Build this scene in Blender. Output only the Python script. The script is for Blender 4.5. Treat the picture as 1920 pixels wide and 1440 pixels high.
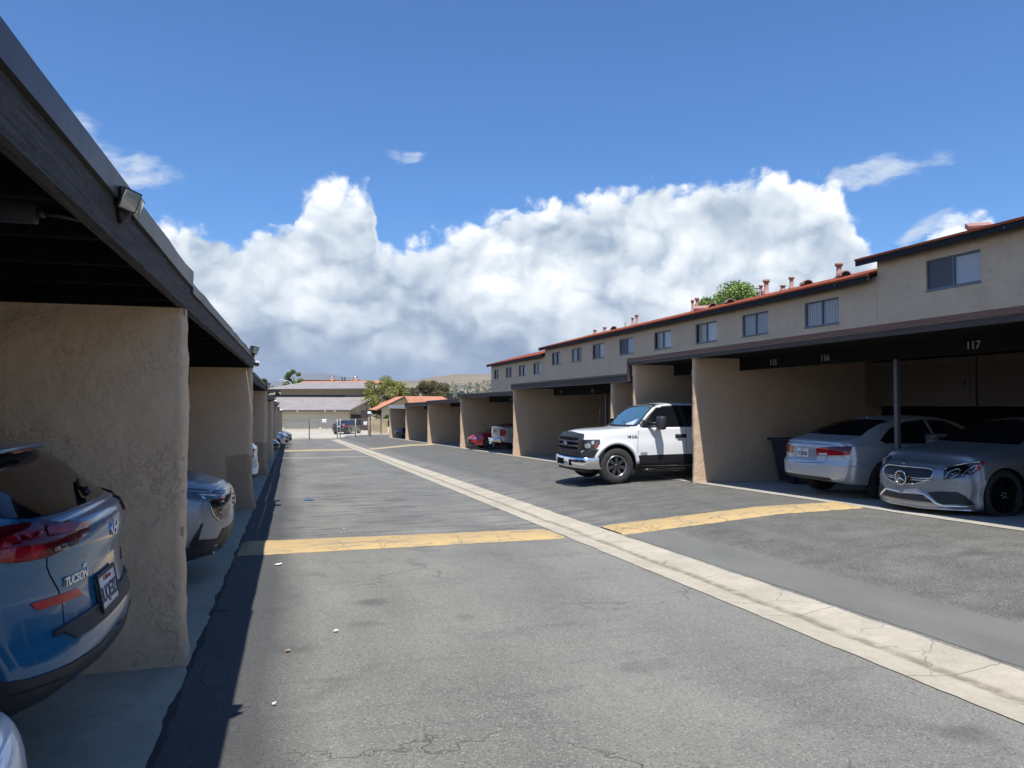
import bpy, bmesh, math, random
from math import radians, sin, cos, pi, atan2, sqrt
from mathutils import Vector, Matrix, noise
from mathutils.bvhtree import BVHTree
from mathutils.geometry import delaunay_2d_cdt

scene = bpy.context.scene
COL = scene.collection
for o in list(bpy.data.objects):
    bpy.data.objects.remove(o)
random.seed(7)

# ---------------------------------------------------------------- camera
F, YAW, PIT, HC = 1389.6, .2908, .02725, 1.6
cd = bpy.data.cameras.new('camera')
cam = bpy.data.objects.new('camera', cd)
COL.objects.link(cam)
cd.sensor_width = 36
cd.lens = F / 1920 * 36
cd.clip_end = 20000
cd.clip_start = .05
cam.location = (0, 0, HC)
cam.rotation_euler = (pi / 2 + PIT, 0, -YAW)
scene.camera = cam
CP = Vector((0, 0, HC))
_fw = Vector((sin(YAW) * cos(PIT), cos(YAW) * cos(PIT), sin(PIT)))
_rt = Vector((cos(YAW), -sin(YAW), 0))
_up = _rt.cross(_fw)
def ray(x, y):
    return _fw + _rt * ((x - 960) / F) - _up * ((y - 720) / F)
def atX(x, y, X):
    d = ray(x, y); return CP + d * (X / d.x)
def atY(x, y, Y):
    d = ray(x, y); return CP + d * (Y / d.y)

# ---------------------------------------------------------------- sun, sky with clouds, exposure
SUNV = Vector((.135, .45, -1.0)).normalized()          # direction the light travels
sd = bpy.data.lights.new('sun', 'SUN')
sd.energy = 4.9
sd.angle = radians(.53)
sd.color = (1, .955, .89)
sun = bpy.data.objects.new('sun', sd)
COL.objects.link(sun)
sun.rotation_euler = (-SUNV).to_track_quat('Z', 'Y').to_euler()
SEL = math.asin(-SUNV.z)
SAZ = atan2(-SUNV.x, -SUNV.y)                          # from +Y towards +X

vs = scene.view_settings
vs.view_transform = 'Standard'; vs.look = 'None'; vs.gamma = 1; vs.use_curve_mapping = False
vs.exposure = .45

class NT:
    def __init__(s, tree):
        s.t = tree; s.n = tree.nodes; s.l = tree.links
    def new(s, typ, **kw):
        n = s.n.new(typ)
        for k, v in kw.items():
            setattr(n, k, v)
        return n
    def put(s, sock, v):
        if v is None: return
        if hasattr(v, 'is_linked') or hasattr(v, 'links'):
            s.l.new(v, sock)
        else:
            try: sock.default_value = v
            except Exception:
                sock.default_value = (v[0], v[1], v[2], 1) if len(v) == 3 else v[:3]
    def m(s, op, a, b=None, c=None, clamp=False):
        n = s.new('ShaderNodeMath', operation=op, use_clamp=clamp)
        s.put(n.inputs[0], a)
        if b is not None: s.put(n.inputs[1], b)
        if c is not None: s.put(n.inputs[2], c)
        return n.outputs[0]
    def vm(s, op, a, b=None, sc=None):
        n = s.new('ShaderNodeVectorMath', operation=op)
        s.put(n.inputs[0], a)
        if b is not None: s.put(n.inputs[1], b)
        if sc is not None: s.put(n.inputs['Scale'], sc)
        return n.outputs['Value'] if op in ('LENGTH', 'DOT_PRODUCT', 'DISTANCE') else n.outputs[0]
    def xyz(s, x=0, y=0, z=0):
        n = s.new('ShaderNodeCombineXYZ')
        for i, v in enumerate((x, y, z)): s.put(n.inputs[i], v)
        return n.outputs[0]
    def sep(s, v):
        n = s.new('ShaderNodeSeparateXYZ'); s.l.new(v, n.inputs[0]); return n.outputs
    def noise(s, vec, scale=5, detail=3, rough=.5, dist=0, col=False):
        n = s.new('ShaderNodeTexNoise')
        s.put(n.inputs['Vector'], vec)
        s.put(n.inputs['Scale'], scale); s.put(n.inputs['Detail'], detail)
        s.put(n.inputs['Roughness'], rough); s.put(n.inputs['Distortion'], dist)
        return n.outputs['Color'] if col else n.outputs[0]
    def voro(s, vec, scale=5, feature='F1', detail=0, out='Distance', rnd=1, smooth=.5):
        n = s.new('ShaderNodeTexVoronoi', feature=feature)
        s.put(n.inputs['Vector'], vec); s.put(n.inputs['Scale'], scale)
        if 'Detail' in n.inputs and detail: s.put(n.inputs['Detail'], detail)
        if feature == 'SMOOTH_F1': s.put(n.inputs['Smoothness'], smooth)
        s.put(n.inputs['Randomness'], rnd)
        return n.outputs[out]
    def rng(s, v, a, b, c=0, d=1, smooth=False):
        n = s.new('ShaderNodeMapRange')
        if smooth: n.interpolation_type = 'SMOOTHSTEP'
        s.put(n.inputs[0], v)
        for i, q in enumerate((a, b, c, d)): s.put(n.inputs[i + 1], q)
        return n.outputs[0]
    def mix(s, f, a, b, mode='MIX'):
        n = s.new('ShaderNodeMix', data_type='RGBA', blend_type=mode)
        s.put(n.inputs[0], f); s.put(n.inputs[6], a); s.put(n.inputs[7], b)
        return n.outputs[2]
    def scale(s, vec, v3):
        n = s.new('ShaderNodeMapping'); s.put(n.inputs[0], vec)
        n.inputs['Scale'].default_value = v3
        return n.outputs[0]

world = bpy.data.worlds.new('World')
scene.world = world
world.use_nodes = True
world.cycles.sampling_method = 'MANUAL'; world.cycles.sample_map_resolution = 256
w = NT(world.node_tree)
w.n.clear()
sky = w.new('ShaderNodeTexSky', sky_type='NISHITA')
sky.sun_disc = False
sky.sun_elevation = SEL
sky.sun_rotation = SAZ
sky.altitude = 100; sky.air_density = 1.0; sky.dust_density = .35; sky.ozone_density = 3.0
tc = w.new('ShaderNodeTexCoord')
dv = tc.outputs['Generated']
dx, dy, dz = w.sep(dv)
az = w.m('ARCTAN2', dx, dy)
el = w.m('ARCSINE', dz)
P0 = w.xyz(az, el, 0)
wn = w.noise(w.scale(P0, (1, 1.3, 1)), 9, 4, .55, col=True)
P1 = w.vm('ADD', P0, w.vm('SCALE', w.vm('SUBTRACT', wn, (.5, .5, .5)), sc=.055))
s1 = w.sep(P1)
fc = w.new('ShaderNodeFloatCurve')
w.put(fc.inputs['Value'], w.rng(s1[0], -1.2, 2.0, 0, 1))
TOP = [(-1.2, .26), (-.9, .2), (-.6, .23), (-.45, .2), (-.317, .21), (-.245, .185), (-.212, .223), (-.137, .236), (-.094, .232), (-.069, .222), (-.044, .226), (-.024, .235), (-.005, .243),
       (.006, .262), (.019, .278), (.042, .287), (.07, .287), (.088, .294), (.103, .285), (.110, .245), (.122, .232), (.147, .232), (.175, .238),
       (.211, .243), (.24, .252), (.294, .266), (.385, .283), (.491, .296), (.526, .292), (.613, .3), (.664, .282), (.7, .275), (.73, .24), (.75, .205),
       (.782, .182), (.8, .168), (.811, .2), (.822, .224), (.853, .226), (.871, .205), (.885, .16), (.95, .13), (1.1, .19), (1.4, .22), (1.7, .15), (2.0, .2)]
cm = fc.mapping; cv = cm.curves[0]
pts = [((a + 1.2) / 3.2, t / .4) for a, t in TOP]
cv.points[0].location = pts[0]; cv.points[-1].location = pts[-1]
for p in pts[1:-1]: cv.points.new(*p)
for p in cv.points: p.handle_type = 'AUTO_CLAMPED'
cm.update()
top = w.m('MULTIPLY', fc.outputs[0], .4)
PV = w.scale(P1, (1, 1.15, 1))
VV = None
def puff(vec):
    v0 = w.voro(vec, 7, 'F1')
    v1 = w.voro(vec, 17, 'F1')
    v2 = w.voro(vec, 43, 'F1')
    n = w.noise(vec, 22, 8, .58)
    global VV; VV = VV if VV is not None else v2
    a = w.m('MULTIPLY_ADD', v1, -.42, w.m('MULTIPLY', v0, -.75))
    a = w.m('MULTIPLY_ADD', v2, -.16, a)
    return w.m('MULTIPLY_ADD', n, .42, w.m('ADD', a, .75))
PV = w.vm('ADD', PV, w.vm('SCALE', w.vm('SUBTRACT', w.noise(P0, 26, 5, .6, col=True), (.5, .5, .5)), sc=.035))
b0 = puff(PV)
b1 = puff(w.vm('ADD', PV, (-.008, .018, 0)))
depth = w.m('SUBTRACT', top, s1[1])
fine = w.noise(PV, 60, 6, .65)
edge = w.m('ADD', w.m('MULTIPLY_ADD', w.m('SUBTRACT', b0, .5), .032, depth), w.m('MULTIPLY_ADD', VV, -.018, w.m('MULTIPLY_ADD', fine, .026, -.006)))
soft = w.noise(P0, 4, 2, .5)
cov = w.rng(edge, -.003, w.m('MULTIPLY_ADD', soft, .03, .002), 0, 1, smooth=True)
# thin wisps
def blob(ca, ce, ra, re, tilt=0):
    a = w.m('SUBTRACT', s1[0], ca); e = w.m('SUBTRACT', s1[1], ce)
    e = w.m('MULTIPLY_ADD', a, -tilt, e)
    q = w.m('ADD', w.m('POWER', w.m('ABSOLUTE', w.m('DIVIDE', a, ra)), 2), w.m('POWER', w.m('ABSOLUTE', w.m('DIVIDE', e, re)), 2))
    return w.rng(q, 0, 1, 1, 0)
streak = w.noise(w.scale(P1, (1, 3.2, 1)), 13, 6, .62)
wb = blob(-.225, .296, .13, .036, -.25)
for a in ((.755, .272, .085, .024, .1), (.146, .327, .045, .011, 0), (-.30, .32, .07, .03, -.3), (.80, .2, .04, .02, .5), (.95, .28, .03, .01, 0)):
    wb = w.m('MAXIMUM', wb, blob(*a))
wisp = w.m('MULTIPLY', w.rng(w.m('MULTIPLY_ADD', wb, .42, streak), .70, 1.02, 0, .85, smooth=True), w.rng(wb, 0, .35))
# light and shade inside the cloud
big = w.noise(w.scale(P1, (1, 1.6, 1)), 6.5, 4, .5)
rel = w.m('SUBTRACT', b0, b1)
shade = w.m('MULTIPLY_ADD', w.m('MULTIPLY', rel, w.rng(s1[1], .03, .14, .35, 1)), .85, .60)
shade = w.m('MULTIPLY_ADD', w.m('SUBTRACT', b0, .5), .22, shade)
shade = w.m('ADD', shade, w.rng(depth, 0, .06, .34, -.0, smooth=True))
shade = w.m('ADD', shade, w.rng(big, .34, .64, -.22, .22))
shade = w.m('ADD', shade, w.rng(w.m('ADD', s1[1], w.m('MULTIPLY', w.m('SUBTRACT', big, .5), .12)), .02, .15, -.42, 0, smooth=True))
cr = w.new('ShaderNodeValToRGB')
w.put(cr.inputs[0], shade)
el_ = cr.color_ramp.elements
el_[0].position = 0; el_[0].color = (.19, .255, .36, 1)
el_[1].position = 1; el_[1].color = (.93, .95, .97, 1)
for p, c in ((.22, (.30, .38, .48, 1)), (.45, (.50, .57, .64, 1)), (.68, (.70, .75, .79, 1)), (.85, (.86, .89, .91, 1))):
    e = el_.new(p); e.color = c
BG = .1
BGS = .084
lowhaze = w.rng(el, .0, .075, .8, 0, smooth=True)
ccol = w.mix(lowhaze, cr.outputs[0], (.185, .31, .49, 1))
CS = w.vm('SCALE', ccol, sc=1.14 / BG)
skyc = w.mix(1.0, sky.outputs[0], (.56, .98, 1.42, 1), 'MULTIPLY')
cloudless = w.mix(w.m('MINIMUM', wisp, .8), skyc, (6.4, 7.2, 8.2, 1))
below = w.rng(el, -.02, .0, 0, 1)
fin = w.mix(w.m('MULTIPLY', cov, below), cloudless, CS)
bg = w.new('ShaderNodeBackground'); w.put(bg.inputs[0], fin); bg.inputs[1].default_value = BGS
wo = w.new('ShaderNodeOutputWorld'); w.l.new(bg.outputs[0], wo.inputs[0])

# ---------------------------------------------------------------- materials
def mat(name, color=(.5, .5, .5), rough=.6, metal=0, spec=.5, coat=0, emit=None, fn=None):
    m = bpy.data.materials.new(name); m.use_nodes = True
    t = NT(m.node_tree); b = t.n['Principled BSDF']
    b.inputs['Base Color'].default_value = (*color, 1)
    b.inputs['Roughness'].default_value = rough
    b.inputs['Metallic'].default_value = metal
    b.inputs['Specular IOR Level'].default_value = spec
    b.inputs['Coat Weight'].default_value = coat
    b.inputs['Coat Roughness'].default_value = .04
    if fn: fn(t, b)
    return m
def opos(t): return t.new('ShaderNodeTexCoord').outputs['Object']
def wpos(t): return t.new('ShaderNodeNewGeometry').outputs['Position']
def bump(t, b, h, dist=.01, strength=1):
    n = t.new('ShaderNodeBump'); n.inputs['Strength'].default_value = strength
    n.inputs['Distance'].default_value = dist
    t.put(n.inputs['Height'], h); t.l.new(n.outputs[0], b.inputs['Normal'])

def f_asphalt(t, b):
    p = wpos(t)
    sp = t.sep(p)
    n1 = t.noise(p, 85, 5, .8)
    g = t.voro(p, 110, 'F1', out='Color')
    g = t.sep(g)[0]
    n2 = t.noise(t.scale(p, (.9, .35, 1)), 1.1, 5, .6)
    n3 = t.noise(t.scale(p, (.25, 1.6, 1)), 3.2, 5, .65)     # smears across the lane
    far = t.rng(sp[1], 9.6, 10.6)                             # the older, streakier surfacing beyond the hump
    c = t.mix(t.rng(n2, .3, .7), (.140, .138, .122), (.225, .220, .190))
    c = t.mix(t.m('MULTIPLY', far, t.rng(n3, .42, .66)), c, (.075, .077, .08))
    c = t.mix(t.m('MULTIPLY', t.m('SUBTRACT', 1, far), t.rng(n3, .55, .72, 0, .55)), c, (.105, .107, .11))
    right = t.m('MULTIPLY', t.rng(sp[0], 4.9, 5.3), t.rng(t.noise(p, 2.3, 4, .6), .3, .6, .45, 1))
    c = t.mix(t.m('MULTIPLY', right, .85), c, (.072, .072, .066))
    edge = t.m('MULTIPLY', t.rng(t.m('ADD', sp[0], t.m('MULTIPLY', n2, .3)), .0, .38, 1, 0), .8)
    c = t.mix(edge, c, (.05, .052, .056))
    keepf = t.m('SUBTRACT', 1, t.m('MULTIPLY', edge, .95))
    c = t.mix(t.m('MULTIPLY', t.rng(n1, .48, .72, 0, .55), keepf), c, (.32, .31, .27))
    c = t.mix(t.rng(n1, .30, .46, .6, 0), c, (.05, .05, .048))
    c = t.mix(t.m('MULTIPLY', t.rng(g, .84, .97, 0, .5), keepf), c, (.38, .37, .32))
    c = t.mix(t.rng(g, .16, .03, 0, .5), c, (.04, .04, .04))
    st = t.noise(p, 1.7, 3, .4)
    c = t.mix(t.rng(st, .62, .74, 0, .55), c, (.06, .06, .057))
    d_ = t.voro(t.vm('ADD', p, t.vm('SCALE', t.noise(p, 7, 3, .6, col=True), sc=.12)), .9, 'F1')
    c = t.mix(t.m('MULTIPLY', t.rng(d_, .035, .06, .7, 0), t.rng(t.noise(p, .5, 2), .45, .55)), c, (.03, .03, .03))
    wv = t.noise(p, 1.3, 5, .6, col=True)
    cp = t.vm('ADD', p, t.vm('SCALE', wv, sc=1.1))
    cr = t.voro(cp, .42, 'DISTANCE_TO_EDGE')
    crk = t.m('MULTIPLY', t.rng(cr, .0, .0035, 1, 0), t.rng(t.noise(p, .35, 2), .44, .56))
    c = t.mix(t.m('MULTIPLY', crk, .5), c, (.045, .045, .042))
    t.l.new(c, b.inputs['Base Color'])
    h = t.m('SUBTRACT', t.m('MULTIPLY_ADD', n1, 1.0, t.m('MULTIPLY', g, .2)), t.m('MULTIPLY', crk, 1.5))
    bump(t, b, h, .006, .9)
M = {}
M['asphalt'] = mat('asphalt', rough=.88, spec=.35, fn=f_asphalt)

def f_patch(t, b):
    p = wpos(t)
    n = t.noise(p, 90, 3, .7); n2 = t.noise(t.scale(p, (1, .4, 1)), 2, 4, .6)
    c = t.mix(t.rng(n2, .3, .7), (.115, .113, .10), (.155, .152, .134))
    c = t.mix(t.rng(n, .4, .75, 0, .4), c, (.24, .24, .23))
    t.l.new(c, b.inputs['Base Color']); bump(t, b, n, .003, .6)
M['patch'] = mat('sealed_asphalt', rough=.85, spec=.35, fn=f_patch)

def f_concrete(base, dirt, sc=1.0, bstr=.5, ax=None):
    def f(t, b):
        p = wpos(t)
        n1 = t.noise(p, 60, 4, .7); n2 = t.noise(p, 1.6 * sc, 5, .65); n3 = t.noise(p, 9, 4, .6)
        c = t.mix(t.rng(n2, .32, .68), base, tuple(x * .74 for x in base))
        c = t.mix(t.rng(n3, .45, .75, 0, .5), c, dirt)
        c = t.mix(t.rng(n1, .5, .8, 0, .45), c, tuple(min(1, x * 1.35) for x in base))
        if ax == 'gutter':
            s = t.sep(p)
            off = t.m('ABSOLUTE', t.m('SUBTRACT', t.m('MULTIPLY_ADD', t.noise(t.xyz(0, s[1], 0), .8, 3), .12, s[0]), 4.12))
            line = t.rng(off, .01, .085, .75, 0, smooth=True)
            c = t.mix(t.m('MULTIPLY', line, t.rng(n3, .3, .6, .3, 1)), c, (.15, .125, .09))
            jt = t.m('ABSOLUTE', t.m('SUBTRACT', t.m('FRACT', t.m('DIVIDE', t.m('MULTIPLY_ADD', n2, .12, s[1]), 1.53)), .5))
            j = t.rng(jt, 0, .006, .8, 0)
            wv = t.noise(p, 2, 4, .6, col=True)
            ck = t.voro(t.vm('ADD', p, t.vm('SCALE', wv, sc=.5)), 1.0, 'DISTANCE_TO_EDGE')
            ckk = t.m('MULTIPLY', t.rng(ck, 0, .008, .8, 0), t.rng(t.noise(p, .8, 2), .5, .6))
            c = t.mix(t.m('MAXIMUM', j, ckk), c, (.09, .08, .065))
        t.l.new(c, b.inputs['Base Color']); bump(t, b, t.m('ADD', n1, n3), .004, bstr)
    return f
M['gutter'] = mat('gutter_concrete', rough=.9, spec=.3, fn=f_concrete((.46, .415, .325), (.29, .255, .19), 1, .8, 'gutter'))
M['slab'] = mat('slab_concrete', rough=.85, spec=.35, fn=f_concrete((.44, .385, .29), (.25, .215, .16), .6, .3))
M['slab_light'] = mat('kerb_concrete', rough=.88, spec=.3, fn=f_concrete((.40, .375, .32), (.25, .23, .19), 1, .5))
M['street'] = mat('street_concrete', rough=.9, spec=.3, fn=f_concrete((.50, .46, .38), (.38, .35, .29), .2, .3))
M['tar'] = mat('tar', (.022, .022, .024), .8)

def f_yellow(t, b):
    p = wpos(t)
    n = t.noise(p, 40, 5, .7); n2 = t.noise(p, 3, 4, .6); s = t.sep(p)
    c = t.mix(t.rng(n2, .3, .7), (.47, .33, .14), (.40, .29, .145))
    c = t.mix(t.rng(n, .52, .75, 0, .5), c, (.34, .27, .16))
    wv = t.noise(p, 3, 4, .65, col=True)
    ck = t.voro(t.vm('ADD', p, t.vm('SCALE', wv, sc=.35)), 2.4, 'DISTANCE_TO_EDGE')
    ckk = t.m('MULTIPLY', t.rng(ck, 0, .016, 1, 0), t.rng(t.noise(p, 1.2, 2), .38, .52))
    c = t.mix(t.m('MULTIPLY', ckk, .8), c, (.07, .055, .035))
    wear = t.rng(t.noise(t.scale(p, (.5, 2, 1)), 4, 6, .75), .52, .62)
    c = t.mix(t.m('MULTIPLY', wear, .65), c, (.20, .18, .145))
    t.l.new(c, b.inputs['Base Color'])
    bump(t, b, t.m('SUBTRACT', n, t.m('MULTIPLY', ckk, 2)), .004, .7)
M['yellow'] = mat('yellow_paint', rough=.8, fn=f_yellow)
def f_paleyellow(t, b):
    p = wpos(t); n = t.noise(t.scale(p, (.4, 2, 1)), 4, 5, .7)
    c = t.mix(t.rng(n, .35, .65), (.42, .33, .16), (.28, .25, .17)); t.l.new(c, b.inputs['Base Color'])
M['paleyellow'] = mat('worn_yellow_paint', rough=.8, fn=f_paleyellow)

def f_stucco(base, dark, amt=1.0, streak=False, scale=1.0, spot=False):
    def f(t, b):
        p = wpos(t)
        wv = t.noise(p, 5 * scale, 3, .6, col=True)
        q = t.vm('ADD', p, t.vm('SCALE', wv, sc=.10))
        n1 = t.noise(q, 15 * scale, 6, .62)
        rd = t.m('MULTIPLY', t.rng(n1, .49, .58, 0, 1, smooth=True), t.rng(t.noise(p, 1.6 * scale, 3, .6), .38, .60, .15, 1))       # troweled plateaus
        n2 = t.noise(p, 90, 3, .7)
        n3 = t.noise(p, 1.3, 4, .6)
        c = t.mix(t.rng(n3, .3, .7), base, dark)
        c = t.mix(t.rng(n2, .4, .8, 0, .2), c, tuple(x * .7 for x in base))
        if spot:                                          # darker repainted patch low on the second and third wall ends
            s_ = t.sep(p); nn = t.noise(p, 6, 4, .6)
            a = t.rng(t.m('MULTIPLY_ADD', nn, .25, s_[0]), -1.02, -.96)
            hh = t.m('ADD', s_[2], t.m('ADD', t.m('MULTIPLY', s_[1], .0245), t.m('MULTIPLY', nn, .3)))
            m_ = t.m('MULTIPLY', a, t.m('MULTIPLY', t.rng(hh, 1.2, 1.16), t.m('MULTIPLY', t.rng(s_[1], 11, 11.1), t.rng(s_[1], 26, 25.9))))
            c = t.mix(t.m('MULTIPLY', m_, .8), c, tuple(x * .58 for x in dark))
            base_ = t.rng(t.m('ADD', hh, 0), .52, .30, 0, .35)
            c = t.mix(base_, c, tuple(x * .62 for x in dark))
        if streak:
            sk = t.noise(t.scale(p, (1, 2.2, .4)), 1.8, 6, .7)
            c = t.mix(t.rng(sk, .50, .72, 0, .32), c, tuple(x * .72 for x in base))
            lk = t.noise(t.scale(p, (1, 5, .3)), 2.2, 4, .6)
            c = t.mix(t.rng(lk, .6, .72, 0, .4), c, tuple(min(1, x * 1.25) for x in base))
        t.l.new(c, b.inputs['Base Color'])
        ridge = t.m('MULTIPLY', t.noise(t.scale(p, (1, 1, 2.2)), 5, 5, .7), .9)
        h = t.m('ADD', t.m('MULTIPLY', rd, .8), t.m('ADD', t.m('MULTIPLY', n2, .16), t.m('ADD', t.m('MULTIPLY', n1, .8), ridge)))
        bump(t, b, h, .011 * amt, .8)
    return f
M['stucco'] = mat('stucco_carport', rough=.93, spec=.2, fn=f_stucco((.82, .575, .37), (.75, .52, .325), .48, spot=True, scale=1.4))
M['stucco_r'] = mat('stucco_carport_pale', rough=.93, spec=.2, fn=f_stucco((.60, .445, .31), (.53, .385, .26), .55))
M['stucco_apt'] = mat('stucco_apartment', rough=.93, spec=.2, fn=f_stucco((.92, .66, .43), (.87, .61, .39), .9, True))
M['stucco_pale'] = mat('stucco_far', rough=.93, spec=.2, fn=f_stucco((.62, .55, .38), (.56, .49, .34), .4))
M['stucco_stain'] = mat('stucco_repainted', (.16, .115, .072), .93, fn=f_stucco((.25, .19, .13), (.21, .16, .11)))

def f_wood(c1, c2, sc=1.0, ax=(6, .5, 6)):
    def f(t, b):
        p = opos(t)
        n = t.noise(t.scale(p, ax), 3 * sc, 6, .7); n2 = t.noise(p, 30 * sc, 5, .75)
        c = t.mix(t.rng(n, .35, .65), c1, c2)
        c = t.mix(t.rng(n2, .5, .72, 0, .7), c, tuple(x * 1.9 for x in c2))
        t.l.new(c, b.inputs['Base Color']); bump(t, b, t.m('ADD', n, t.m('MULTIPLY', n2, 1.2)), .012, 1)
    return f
M['wood_black'] = mat('weathered_black_wood', rough=.75, fn=f_wood((.018, .016, .014), (.12, .105, .095), 3.2, (4, .3, 9)))
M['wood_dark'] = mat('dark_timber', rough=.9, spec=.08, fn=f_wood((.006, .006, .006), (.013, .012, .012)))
M['wood_brown'] = mat('brown_fascia', rough=.8, fn=f_wood((.045, .038, .036), (.07, .06, .055)))
M['wood_navy'] = mat('dark_navy_fascia', rough=.75, fn=f_wood((.009, .011, .016), (.017, .019, .025)))
M['drip'] = mat('reddish_brown_drip_edge', rough=.7, fn=f_wood((.05, .03, .028), (.07, .04, .035)))
def f_flash(t, b):
    p = opos(t); n = t.noise(t.scale(p, (1, .6, 1)), 3, 5, .65)
    c = t.mix(t.rng(n, .35, .65), (.06, .055, .055), (.11, .10, .095)); t.l.new(c, b.inputs['Base Color'])
    bump(t, b, t.noise(p, 4, 2), .02, .4)
M['flashing'] = mat('metal_flashing', rough=.45, metal=.4, fn=f_flash)
M['white_metal'] = mat('white_metal_edge', (.75, .74, .70), .5)
def f_shingle(a, bb, cc):
    def f(t, b):
        p = wpos(t)
        n = t.voro(t.scale(p, (3, 3, 9)), 1.6, 'F1', out='Color'); n2 = t.noise(p, 40, 3, .7); n3 = t.noise(p, .8, 4)
        c = t.mix(t.sep(n)[0], a, bb); c = t.mix(t.rng(n2, .4, .7, 0, .6), c, cc); c = t.mix(t.rng(n3, .4, .7, 0, .4), c, tuple(x * .7 for x in a))
        t.l.new(c, b.inputs['Base Color']); bump(t, b, n2, .01, .7)
    return f
M['shingle_red'] = mat('red_shingle', rough=.95, spec=.1, fn=f_shingle((.22, .055, .028), (.30, .08, .04), (.17, .05, .03)))
M['shingle_grey'] = mat('grey_shingle', rough=.9, fn=f_shingle((.24, .215, .205), (.33, .30, .285), (.17, .155, .15)))
M['tile'] = mat('clay_tile', rough=.8, fn=f_shingle((.44, .18, .095), (.54, .25, .15), (.34, .14, .08)))
M['pipe'] = mat('pink_brown_pipe', rough=.7, fn=f_shingle((.36, .19, .16), (.42, .23, .19), (.26, .14, .12)))
M['glass'] = mat('dark_glass', (.012, .014, .017), .04, 0, .6)
M['glass_tint'] = mat('tinted_car_glass', (.006, .007, .009), .04, 0, .35)
M['glass_sky'] = mat('windshield_painted_sky', (.05, .12, .16), .02, 0, 1.0, coat=1)  # blue base colour stands in for the sky reflected in the glass
M['frame_al'] = mat('aluminium_frame', (.16, .18, .21), .45, .5)
M['screen'] = mat('insect_screen', (.11, .115, .13), .6)
def f_blind(t, b):
    p = wpos(t); s = t.sep(p)
    fr = t.m('FRACT', t.m('MULTIPLY', s[1], 11.5))
    c = t.mix(t.rng(t.m('ABSOLUTE', t.m('SUBTRACT', fr, .5)), .25, .5), (.42, .44, .46), (.12, .13, .15)); t.l.new(c, b.inputs['Base Color'])
    b.inputs['Coat Weight'].default_value = .6
M['blind'] = mat('vertical_blinds', rough=.6, fn=f_blind)
M['curtain'] = mat('pale_curtain', (.48, .50, .54), .7, coat=.6)
M['blind_white'] = mat('white_blind', (.52, .56, .58), .6, coat=.8)
M['black'] = mat('black_plastic', (.014, .014, .016), .5)
M['black_gloss'] = mat('gloss_black', (.008, .008, .009), .12, 0, .5, coat=.6)
M['black_deep'] = mat('shadow_black', (.006, .006, .007), .9, 0, .1)
M['clad'] = mat('dark_cladding', (.025, .026, .03), .55)
M['chrome'] = mat('chrome', (.80, .81, .83), .1, 1)
M['satin'] = mat('satin_metal', (.55, .55, .56), .3, 1)
M['rubber'] = mat('tyre_rubber', rough=.85, fn=lambda t, b: (t.l.new(t.mix(t.noise(opos(t), 8, 4), (.018, .018, .018), (.04, .038, .035)), b.inputs['Base Color'])))
M['rim_grey'] = mat('grey_rim', (.16, .16, .165), .35, .9)
M['rim_silver'] = mat('silver_rim', (.55, .56, .58), .25, .95)
M['rim_black'] = mat('black_rim', (.012, .012, .012), .3, .5)
def paint(name, col, metal=.55, rough=.32, flake=True, coat=1):
    def f(t, b):
        if flake:
            n = t.noise(opos(t), 900, 1, .5)
            t.l.new(t.mix(t.rng(n, .3, .7, 0, .35), col, tuple(min(1, x * 1.5 + .01) for x in col)), b.inputs['Base Color'])
    return mat(name, col, rough, metal, .5, coat, fn=f)
M['p_blue'] = paint('blue_paint', (.002, .105, .21), .1, .26, coat=.75)
M['p_silver'] = paint('silver_paint', (.48, .50, .52), .45, .4, coat=.5)
M['p_silver2'] = paint('grey_silver_paint', (.27, .275, .285), .5, .42, coat=.45)
M['p_silver3'] = paint('light_silver_paint', (.50, .50, .50), .6, .32)
M['p_white'] = paint('white_paint', (.80, .81, .81), 0, .35, False)
M['p_red'] = paint('red_paint', (.42, .012, .02), .25, .3)
M['p_black'] = paint('black_paint', (.008, .009, .012), .3, .25)
M['p_navy'] = paint('navy_paint', (.012, .016, .026), .3, .25)
def f_lamp(t, b):
    p = opos(t); n = t.voro(p, 22, 'F1', out='Color')
    t.l.new(t.mix(t.sep(n)[0], (.16, .004, .008), (.42, .012, .02)), b.inputs['Base Color'])
M['red_lamp'] = mat('red_lamp', (.3, .008, .012), .1, 0, .35, coat=.3, fn=f_lamp)
M['red_dark'] = mat('dark_red_lamp', (.10, .005, .010), .08, 0, .35, coat=.3)
M['red_refl'] = mat('red_reflector', (.50, .010, .016), .2, 0, .35, coat=.2)
M['lamp_clear'] = mat('headlamp_lens', (.10, .10, .105), .06, .3, .8, coat=1)
M['lamp_dark'] = mat('smoked_headlamp', (.035, .033, .032), .06, .2, .8, coat=1)
M['lamp_white'] = mat('headlamp_element', (.62, .64, .68), .15, .6, .6, coat=1)
M['amber'] = mat('amber_lamp', (.32, .035, .015), .12, 0, .6, coat=1)
M['plate'] = mat('plate_white', (.72, .72, .70), .4)
M['plate_text'] = mat('plate_lettering', (.02, .025, .09), .5)
M['plate_red'] = mat('plate_script', (.5, .03, .03), .5)
M['sticker'] = mat('green_sticker', (.05, .22, .12), .5)
M['ford_blue'] = mat('blue_enamel', (.02, .05, .16), .2, 0, .5, coat=1)
M['bark'] = mat('bark', rough=.9, fn=f_wood((.07, .05, .035), (.12, .09, .065)))
def leaf(name, a, bb):
    def f(t, b):
        g = t.new('ShaderNodeNewGeometry').outputs['Random Per Island']
        t.l.new(t.mix(g, a, bb), b.inputs['Base Color'])
        b.inputs['Subsurface Weight'].default_value = 0
    return mat(name, a, .6, 0, .3, fn=f)
M['leaf_mid'] = leaf('mid_green_leaves', (.06, .12, .025), (.19, .23, .06))
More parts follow.
